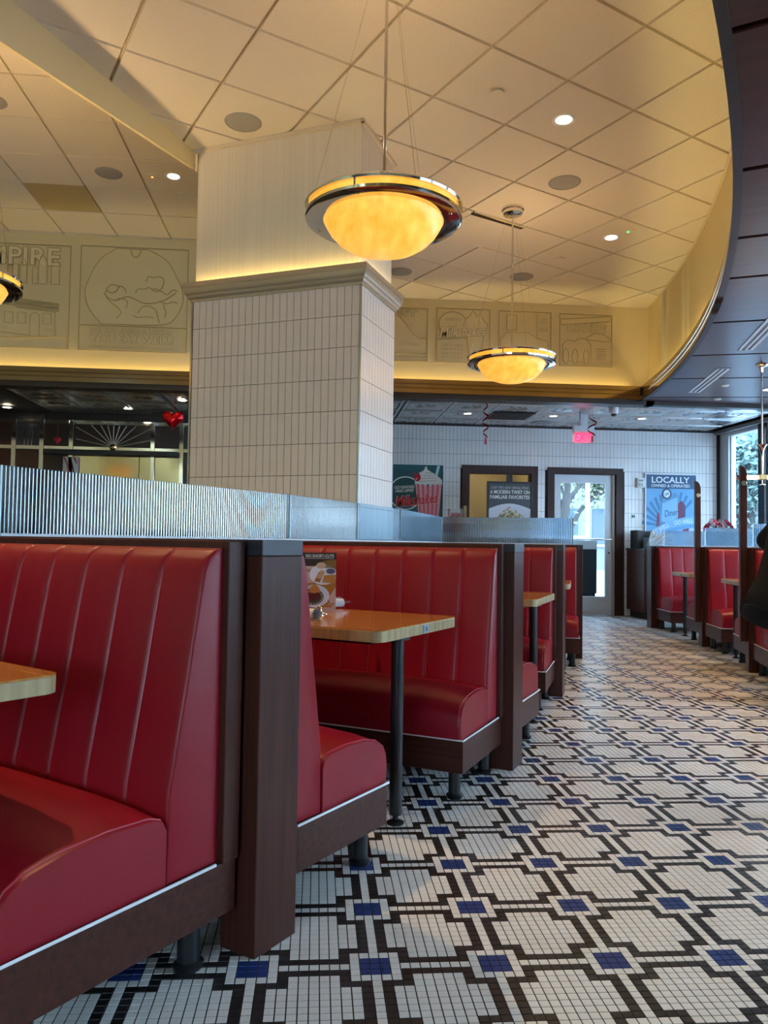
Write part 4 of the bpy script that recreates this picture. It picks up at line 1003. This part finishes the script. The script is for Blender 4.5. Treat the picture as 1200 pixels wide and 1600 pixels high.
def swirl(x, y, ztop, z0, z1, turns, r, label):
    t = thing('swirl_streamer', label, 'decoration', (x, y, z0)); b = MB(); N = 60; Hh = z1-z0; w_ = .022
    for k in range(N+1):
        u = k/N; a = 2*PI*turns*u; rr = r*(.6+.4*math.sin(PI*u)); c = (rr*math.cos(a), rr*math.sin(a)); z = Hh*u
        b.v += [(c[0], c[1], z-w_/2), (c[0], c[1], z+w_/2), (c[0]*1.04+.001, c[1]*1.04, z+w_/2), (c[0]*1.04+.001, c[1]*1.04, z-w_/2)]
    for k in range(N):
        q = 4*k
        for i in range(4): b.f.append((q+i, q+(i+1)%4, q+4+(i+1)%4, q+4+i)); b.mi.append(0)
    b.f += [(0,1,2,3), (4*N,4*N+3,4*N+2,4*N+1)]; b.mi += [0,0]
    ob('ribbon', b, mat('red_ribbon', (.22,.004,.01), .2, .4), t, smooth=60)
    ob('string', MB().tube([(0,0,Hh),(0,0,ztop-z0)], .0015, 5), BLACK, t)
    ob('pendant_tag', MB().prism([(-.012,-.08),(.012,-.08),(.008,0),(-.008,0)], -.003, .003, ax='y'), REDM, t)
swirl(1.98, 9.12, 2.756, 2.33, 2.74, 3.2, .035, 'red and black spiral streamer hanging in front of the tiled wall')
swirl(3.46, 9.6, ZT, 2.46, 2.70, 1.4, .06, 'dark red curl of streamer hanging beside the exit sign')

# ------------------------------------------------------------------ wall fittings, cabinet, host items
t = thing('wall_strobe', 'white alarm device on the tiled wall left of the blue poster', 'alarm', (4.915, YB-.008, 2.03)); ob('case', MB().box(-.06,.06,-.045,0,-.075,.075), WHITE, t, bevel=.012); ob('strobe_lens', MB().box(-.035,.035,-.058,-.045,-.055,.0), mat('lens_grey', (.5,.5,.48), .1), t, bevel=.006); ob('grille', MB().box(-.035,.035,-.05,-.045,.02,.05), GREY, t)
t = thing('wall_switch', 'small steel switch plate on the tiled wall right of the glazed door', 'switch', (4.81, YB-.008, 1.515)); ob('plate', MB().box(-.03,.03,-.008,0,-.035,.035), mat('plate_steel', (.35,.36,.36), .35, .8), t); ob('toggle', MB().box(-.02,-.008,-.02,-.008,-.018,.018), BLACK, t); ob('toggle', MB().box(.008,.02,-.02,-.008,-.018,.018), BLACK, t)
t = thing('service_cabinet', 'dark wood service cabinet by the back wall between door and window booths', 'cabinet', (4.98, 11.22, 0))
ob('body', MB().box(-.28,.37,-.35,.30,.11,1.0), WOOD, t, bevel=.004); ob('plinth', MB().box(-.22,.35,-.29,.30,0,.11), BLACK, t)
ob('worktop', MB().box(-.29,.38,-.36,.31,1.0,1.03), mat('granite', (.03,.03,.035), .15, grain=((90,90,90),(.08,.08,.09))), t)
for a in (-.27, .055): dd = ob('door_panel', MB().box(a,a+.30,-.368,-.35,.16,.95), WOOD, t, bevel=.003); ob('handle', MB().tube([(a+.26,-.385,.6),(a+.26,-.385,.72)], .006, 8), CHROME, dd)
t = thing('receipt_station', 'black boxy terminal on the dark cabinet beside the straws', 'terminal', (4.86, 11.30, 1.03)); ob('case', MB().prism([(-.14,0),(.10,0),(.12,.12),(.06,.25),(-.14,.27)], -.13, .13, ax='y'), BLACK, t, bevel=.006); ob('side_panel', MB().prism([(.13,.02),(.16,.10),(.09,.26),(.06,.26)], -.12, .12, ax='y'), mat('kraft_tan', (.36,.24,.10), .6), t)
t = thing('straw_box', 'clear box packed with white wrapped straws on the cabinet', 'box of straws', (4.90, 11.00, 1.03))
ob('box', MB().box(-.12,.12,-.10,-.094,0,.16).box(-.12,.12,.094,.10,0,.16).box(-.12,-.114,-.094,.094,0,.16).box(.114,.12,-.094,.094,0,.16).box(-.114,.114,-.094,.094,0,.006), mat('acrylic', (.9,.95,.97), .05, trans=.9), t)
sm_ = MB().tube([(0,0,0),(0,0,.21)], .0075, 6).mesh('straw', mat('paper_white', (.72,.72,.70), .7))
for k in range(46):
    o = link('straw', sm_, t, (random.uniform(-.10,.08), random.uniform(-.085,.085), random.uniform(.008,.09)), (random.uniform(-.5,.5), random.uniform(.2,1.25), random.uniform(-.4,.4)))
t = thing('flower_vase', 'red and white flowers in a slim vase by the window', 'flowers', (5.74, 10.80, .7515)); t.scale = (1, 1, 1.28)
ob('vase', MB().lathe([(0,0),(.05,0),(.06,.08),(.04,.22),(.03,.34),(.036,.36),(.03,.36),(.0,.34)], 18), mat('vase_grey', (.35,.38,.4), .2), t, smooth=50)
for k in range(9):
    a = k*2.4; r_ = .06+.10*(k % 3)/2; x, y, z = r_*math.cos(a)*1.3, r_*math.sin(a), .44+.09*random.random()
    ob('stem', MB().tube([(0,0,.32),(x*.6,y*.6,.40),(x,y,z)], .004, 5), C(.02,.09,.05), t)
    b = MB()
    for q in range(6):
        b2 = q*PI/3; ux, uy = math.cos(b2), math.sin(b2); b.add([(0,0,0),(.045*ux-.02*uy,.045*uy+.02*ux,.014),(.06*ux,.06*uy,.004),(.045*ux+.02*uy,.045*uy-.02*ux,.014),(.02*ux,.02*uy,-.012)],[(0,1,2,3),(0,4,1),(0,3,4),(1,4,2),(2,4,3)])
    ob('flower', b, C(.45,.02,.04) if k % 3 else C(.75,.6,.62), t, (x,y,z), (.6*math.sin(a),.8,a)); ob('leaf', MB().prism([(0,-.01),(.05,-.02),(.09,0),(.05,.02),(0,.01)], 0, .003), C(.02,.09,.05), t, (x*.7,y*.7,z-.06), (0,-.3,a))
# far corner table carrying the vase
tt = thing('corner_table', 'oak table in the window corner below the flowers', 'table', (5.79, 10.80, 0)); ob('table_top', MB().prism(rrect(-.33,.33,-.28,.28,.04), .71, .7515), OAK, tt); ob('leg', MB().tube([(0,0,.02),(0,0,.71)], .03, 12), BLACKM, tt); ob('foot', MB().disc(.2, 0, .02, 24), BLACKM, tt)
# stand with candy bin behind the far glass
t = thing('host_stand', 'dark host stand carrying a candy bin behind the reeded glass', 'host stand', (1.89, 10.5, 0)); ob('body', MB().box(-.22,.22,-.2,.2,0,1.30), WOOD, t, bevel=.005); ob('top', MB().box(-.24,.24,-.22,.22,1.30,1.33), WOOD_H, t, bevel=.004)
t = thing('candy_bin', 'clear acrylic bin of red candies between the milkshake poster and the opening', 'candy bin', (1.87, 10.44, 1.33)); b = MB().box(-.10,.10,-.08,-.074,0,.20).box(-.10,.10,.074,.08,0,.20).box(-.10,-.094,-.074,.074,0,.20).box(-.094,.094,-.074,.074,0,.006)
ob('bin', b, MATS['acrylic'], t); ob('side_panel', MB().box(.094,.13,-.08,.08,0,.24), MATS['kraft_tan'], t); cm = MB().lathe([(0,-.022),(.016,-.016),(.022,0),(.016,.016),(0,.022)], 8).mesh('candy', REDM, smooth=60)
for k in range(60): link('candy', cm, t, (random.uniform(-.07,.07), random.uniform(-.05,.05), .03+.022*(k//12)+random.uniform(0,.01)))

# ------------------------------------------------------------------ things on table 58
a58 = math.radians(-33.3); p58 = Vector(arc(15.41, -33.3))
def on58(u, v): return (p58.x+u*math.cos(a58)-v*math.sin(a58), p58.y+u*math.sin(a58)+v*math.cos(a58))
TZ = .7515
t = thing('menu_card', 'standing menu card reading NO SHORT-CUTS with two plates of food on table 58', 'menu card', (-.064, 3.475, TZ), .08, rot=(-.05, 0, .08))
W, Hh = .152, .262
ob('card', MB().box(0, W, 0, .003, 0, Hh), C(.62,.40,.36), t)
def ms(name, poly, l, m): return ob(name, MB().prism(poly, -.0006*l, -.0006*(l-1)-.00001, ax='y'), m, t)
ms('header', [(0,Hh-.060),(W,Hh-.060),(W,Hh),(0,Hh)], 1, C(.030,.018,.012)); ms('amber_corner', [(.07,Hh-.055),(W,Hh-.085),(W,Hh-.03),(.10,Hh-.035)], 2, C(.20,.11,.02))
text('NO SHORT-CUTS', t, W*.52, -.0006, .125, .0135, .0006, C(.8,.8,.78), base=Hh-.014); ms('strapline', [(.012,Hh-.0265),(.140,Hh-.0265),(.140,Hh-.0245),(.012,Hh-.0245)], 2, C(.5,.48,.44))
ms('table_print', [(0,.02),(W*.9,.02),(W*.78,.06),(W,.11),(W,.15),(0,.12)], 1, C(.42,.17,.03))
ms('plate_rear', [(a, max(min(b, Hh), 0)) for a, b in ell(.095,.165,.062,.046,30) if a <= W], 2, C(.75,.77,.84)); ms('bun', ell(.085,.205,.022,.014,16), 3, C(.60,.45,.30)); ms('sandwich', [(.055,.135),(.075,.175),(.09,.185),(.10,.175),(.08,.13)], 4, C(.35,.13,.05)); ms('sandwich_bread', [(.065,.15),(.085,.185),(.10,.18),(.085,.145)], 5, C(.58,.36,.18)); ms('fries', [(.09,.13),(.15,.125),(.15,.165),(.10,.162)], 4, C(.50,.22,.05)); ms('sauce', ell(.128,.180,.020,.012,18), 5, C(.10,.10,.18)); ms('sauce_rim', ell(.128,.180,.024,.015,18), 4, C(.60,.62,.68))
ms('plate_front', [(max(a, .001), b) for a, b in ell(.055,.070,.068,.050,32)], 6, C(.62,.65,.78)); ms('plate_well', [(max(a, .002), b) for a, b in ell(.048,.066,.050,.036,28)], 7, C(.06,.06,.05))
for k in range(22):
    a = k*.2856; ms('bean', ell(.050+.042*math.cos(a), .064+.028*math.sin(a), .004, .003, 6), 8, C(.45,.42,.34))
ms('steak', ell(.056,.072,.027,.022,20), 9, C(.10,.012,.012)); ms('onion_crisps', [(.030,.085),(.038,.105),(.048,.118),(.060,.120),(.075,.108),(.084,.088),(.058,.082)], 10, C(.55,.20,.05)); ms('rim_note', [(.118,.028),(.145,.028),(.145,.040),(.118,.040)], 2, C(.40,.24,.18)); ms('side_note', [(.012,.176),(.04,.176),(.04,.190),(.012,.190)], 2, C(.40,.26,.22))
q = on58(-.545, .10)
t = thing('menu_holder', 'small brass menu holder at the foot of the menu card', 'menu holder', (q[0], q[1], TZ)); GOLD = mat('brass', (.75,.60,.30), .12, 1)
ob('foot', MB().lathe([(0,0),(.022,0),(.022,.004),(.008,.010),(.006,.02),(0,.02)], 18), GOLD, t, smooth=40); ob('clip', MB().tube([(-.012,0,.03),(-.010,0,.016),(.010,0,.016),(.012,0,.03)], .0025, 6), GOLD, t, smooth=60); ob('ball', MB().lathe([(0,.014),(.007,.018),(.009,.024),(.006,.031),(0,.034)], 12), GOLD, t, smooth=60)
def napkin(u, v, ang_, label):
    q = on58(u, v); t = thing('napkin_roll', label, 'napkin', (q[0], q[1], TZ+.0265), ang_, 'rolled napkins on table 58')
    b = MB(); N = 44
    pts = []
    for k in range(N+1):
        a = 2*PI*2.2*k/N; r_ = .010+.015*k/N; pts.append((r_*math.cos(a), r_*math.sin(a)))
    for k, (y_, z_) in enumerate(pts): b.v += [(-.085,y_,z_),(.085,y_,z_)]
    for k in range(N): b.f.append((2*k,2*k+1,2*k+3,2*k+2)); b.mi.append(0)
    ob('napkin', b, mat('napkin_linen', (.68,.72,.80), .8), t, smooth=80); ob('paper_band', MB().lathe([(.0262,-.018),(.0268,-.018),(.0268,.018),(.0262,.018)], 26), C(.62,.60,.62), t, (0,0,0), (0,PI/2,0), smooth=40)
    ob('fork_handle', MB().prism(rrect(.07,.135,-.006,.006,.004,3), -.004, -.001), CHROME, t); ob('knife_handle', MB().prism(rrect(.07,.145,.006,.016,.004,3), .002, .005), CHROME, t)
napkin(-.46, -.14, math.radians(-60), 'white rolled napkin with cutlery on table 58, in front of the menu card'); napkin(-.64, .31, math.radians(38), 'white rolled napkin on table 58, just right of the menu card')

# ------------------------------------------------------------------ person in a black coat at the right edge
PX, PY, PA = 1.955, 2.83, math.radians(4)
per = thing('person', 'person in a long black coat standing at the right picture edge, seen from behind', 'person', (PX, PY, 0), PA)
def skin_obj(name, verts, edges, radii, m, parent, sub=2):
    me = bpy.data.meshes.new(name); me.from_pydata(verts, edges, []); me.materials.append(m)
    o = link(name, me, parent)
    md = o.modifiers.new('skin', 'SKIN'); md.use_smooth_shade = True
    sv = me.skin_vertices[0].data
    for i, r in enumerate(radii): sv[i].radius = (r, r) if not isinstance(r, tuple) else r
    sv[0].use_root = True
    s2 = o.modifiers.new('sub', 'SUBSURF'); s2.levels = 1; s2.render_levels = sub
    return o
bv = [(0,0,.95),(0,.005,1.10),(0,.01,1.28),(0,.0,1.42),(0,.0,1.50),(0,.02,1.57),(0,.03,1.66),(0,.02,1.74)]; br = [(.15,.11),(.14,.10),(.16,.11),(.15,.10),.055,.062,.085,.07]
be = [(i,i+1) for i in range(7)]
for s in (-1, 1):
    n = len(bv); bv += [(.02+s*.085,0,.88),(.05+s*.085,.015,.50),(.07+s*.085,-.02,.09),(.07+s*.09,.09,.035),(.07+s*.09,.15,.03)]; br += [.085,.058,.042,.036,.028]
    be += [(0,n),(n,n+1),(n+1,n+2),(n+2,n+3),(n+3,n+4)]
    n = len(bv); bv += [(s*.18,0,1.40),(s*.175,.0,1.17),(s*.14,.20,1.08),(s*.11,.245,1.09)]; br += [.058,.042,.032,(.036,.018)]
    be += [(3,n),(n,n+1),(n+1,n+2),(n+2,n+3)]
    for k in range(4):
        f = len(bv); dy = -.027+.018*k; bv += [(s*.075,.255,1.09+dy*.9),(s*.045,.262,1.09+dy),(s*.022,.255+.004*abs(k-1.5),1.088+dy)]; br += [.0095,.0085,.0075]; be += [(n+3,f),(f,f+1),(f+1,f+2)]
    f = len(bv); bv += [(s*.09,.235,1.125),(s*.065,.238,1.145)]; br += [.0105,.009]; be += [(n+3,f),(f,f+1)]
body = skin_obj('body', bv, be, br, SKIN, per)
hair = MB(); 
for i in range(9):
    th = PI*i/16
    for k in range(20):
        a = 2*PI*k/20; r_ = math.sin(th)
        hair.v.append((.092*r_*math.cos(a), .02+.105*r_*math.sin(a)-.012, 1.70+.115*math.cos(th)-(.05 if math.sin(a) < .2 else 0)*r_*r_))
for i in range(8):
    for k in range(20): hair.f.append((i*20+k, i*20+(k+1)%20, (i+1)*20+(k+1)%20, (i+1)*20+k)); hair.mi.append(0)
ob('hair', hair, mat('dark_hair', (.02,.013,.01), .5), per, smooth=80)
fc = MB().add([(-.012,.105,1.655),(.012,.105,1.655),(0,.128,1.648),(0,.108,1.69)], [(0,1,2),(0,2,3),(1,3,2),(0,3,1)])
ob('nose', fc, SKIN, per)
for s in (-1, 1):
    ob('ear', MB().prism(ell(0,0,.014,.026,12), -.006, .006, ax='x'), SKIN, per, (s*.083,.02,1.655)); ob('eye', MB().lathe([(0,-.009),(.007,-.006),(.009,0),(.007,.006),(0,.009)], 10), C(.6,.6,.58), per, (s*.030,.100,1.672))
    lg = skin_obj('trouser_leg', [(.02+s*.08,0,.93),(.05+s*.085,.01,.50),(.07+s*.085,-.01,.07)], [(0,1),(1,2)], [.10,.078,.062], mat('black_trousers', (.010,.010,.012), .7), per)
    ob('boot', MB().prism([(-.07,0),(.20,0),(.21,.03),(.17,.07),(.06,.10),(.055,.17),(-.065,.17),(-.075,.06)], -.05, .05, ax='x'), mat('black_boot', (.008,.008,.009), .4), per, (.07+s*.09,-.01,.0), bevel=.015)
ob('mouth', MB().box(-.022,.022,.098,.104,1.612,1.620), C(.35,.10,.09), per)
# coat: rings from the collar to a flared hem that lifts at the left corner
rings = [(1.52,.075,.07),(1.49,.13,.09),(1.455,.20,.115),(1.40,.205,.13),(1.30,.198,.14),(1.18,.226,.145),(1.06,.252,.152),(.96,.28,.165),(.90,.312,.18),(.858,.345,.195)]
cb = MB(); K = 36
for iz, (z, rx, ry) in enumerate(rings):
    for k in range(K):
        a = 2*PI*k/K; x, y = rx*math.cos(a), ry*math.sin(a); w_ = max(0, (z < 1.0)*(1.0-z)/.18)
        fold = 1+.035*w_*math.sin(5*a+1); dz = 0
        if iz == len(rings)-1: dz = -.13*(1-max(0, -math.cos(a))**3) if True else 0
        cb.v.append((x*fold, y*fold, z+dz))
for i in range(len(rings)-1):
    for k in range(K): cb.f.append((i*K+k, (i+1)*K+k, (i+1)*K+(k+1)%K, i*K+(k+1)%K)); cb.mi.append(0)
co_ = ob('coat', cb, COAT, per, smooth=60); so = co_.modifiers.new('thick', 'SOLIDIFY'); so.thickness = .012
for s in (-1, 1):
    skin_obj('sleeve', [(s*.17,0,1.41),(s*.175,.0,1.17),(s*.15,.185,1.075)], [(0,1),(1,2)], [.07,.05,.044], COAT, per)
ob('collar', MB().lathe([(.075,1.50),(.095,1.50),(.090,1.585),(.078,1.585)], 24), COAT, per, smooth=50)

# ------------------------------------------------------------------ outdoors
gnd = struct('ground_outside', MB().box(XW+.35, 60, -30, 60, -.25, -.1).box(-10, XW+.35, YB+3, 60, -.25, -.1), mat('pale_paving', (.42,.46,.50), .9, grain=((.6,.6,.6),(.30,.34,.38))))
BARK = mat('bark', (.06,.055,.05), .9); LEAFM = mat('winter_foliage', (.10,.17,.15), .8, grain=((2,2,2),(.20,.28,.26))); LEAFB = mat('pale_foliage', (.24,.22,.10), .8, grain=((2,2,2),(.16,.20,.14)))
def tree(x, y, h, spread, nleaf, label, lm, seed):
    rnd = random.Random(seed); t = thing('tree', label, 'tree', (x, y, -.1), 0, 'trees outside the windows'); b = MB(); tips = []
    def grow(p, d, L, r, lv):
        q = p+d*L; mid = p+d*L*.5+Vector((rnd.uniform(-1,1),rnd.uniform(-1,1),0))*L*.06
        b.tube([p, mid, q], [r, r*.82, r*.62], 6)
        if lv == 0: tips.append(q); return
        tips.append(q)
        for k in range(3 if lv > 2 else 4):
            nd = (d+Vector((rnd.uniform(-1,1),rnd.uniform(-1,1),rnd.uniform(-.25,.55)))*spread).normalized(); grow(q-d*L*rnd.uniform(0,.25), nd, L*rnd.uniform(.6,.8), r*.6, lv-1)
    grow(Vector((0,0,0)), Vector((0,0,1)), h*.30, h*.028, 4)
    ob('trunk', b, BARK, t, smooth=50)
    lf = MB()
    for k in range(nleaf):
        c = tips[rnd.randrange(len(tips))]+Vector((rnd.gauss(0,.35),rnd.gauss(0,.35),rnd.gauss(0,.3))); u = Vector((rnd.uniform(-1,1),rnd.uniform(-1,1),rnd.uniform(-1,1))).normalized(); v = u.orthogonal().normalized(); s_ = rnd.uniform(.05,.13)
        lf.v += [tuple(c-u*s_), tuple(c+v*s_*.5), tuple(c+u*s_), tuple(c-v*s_*.5)]; n = len(lf.v)-4; lf.f.append((n,n+1,n+2,n+3)); lf.mi.append(0)
    if nleaf: tag(link('foliage', lf.mesh('foliage', lm, fix=False), t), kind='stuff')
for k, (x, y, h, sp_, nl, lm) in enumerate([(10.2,18.0,4.6,.8,6500,LEAFM),(13.2,22.8,5.6,.8,7000,LEAFM),(17.5,28.5,6.5,.75,7000,LEAFM),(16.5,17.5,5,.8,4000,LEAFM),(12.5,11,5,.8,3000,LEAFM),(14,4,6,.8,2500,LEAFM),(13,-3,6,.8,2500,LEAFM),(6.5,20.5,6.2,.75,500,LEAFB),(9.0,27.5,6,.7,3000,LEAFB)]):
    tree(x, y, h, sp_, nl, ['tall frosty tree seen through the window corner', 'shrubby tree close to the window', 'big tree far behind the window', 'bushy tree right behind the window glass', 'low tree outside the booths', 'tree outside beyond the right picture edge', 'tree outside beside the viewer', 'bare branching tree seen through the glazed door', 'pale autumn tree far behind the glazed door'][k], lm, k+3)
t = thing('neighbour_building', 'pale office building far outside behind the trees', 'building', (14, 36, -.1))
ob('facade', MB().box(-24,26,0,8,0,11), mat('facade_grey', (.20,.24,.27), .8), t)
for j in range(3):
    for i in range(24):
        if j == 0 and i == 0: gw = MB().box(0,1.3,-.05,0,0,1.7).mesh('window', mat('dark_glass', (.05,.08,.10), .1)); sw = MB().box(-.06,1.36,-.12,-.05,-.1,0).mesh('sill', ALU)
        wo = link('window', gw, t, (-23+2*i, -.01, 1.2+3.3*j)); link('sill', sw, wo)
t = thing('outdoor_bench', 'pale slatted bench outside the window behind the booths', 'bench', (9.3, 14.2, -.1), 1.0)
for k in range(3): ob('slat', MB().box(-.9,.9,-.02,.02,.55+.2*k,.68+.2*k), ALU, t)
for k in range(3): ob('seat_slat', MB().box(-.9,.9,-.45+.15*k,-.34+.15*k,.45,.48), ALU, t)
for s in (-.8, .8): ob('leg', MB().box(s-.03,s+.03,-.42,.02,0,.46).box(s-.03,s+.03,.02,.05,0,1.1), BLACKM, t)
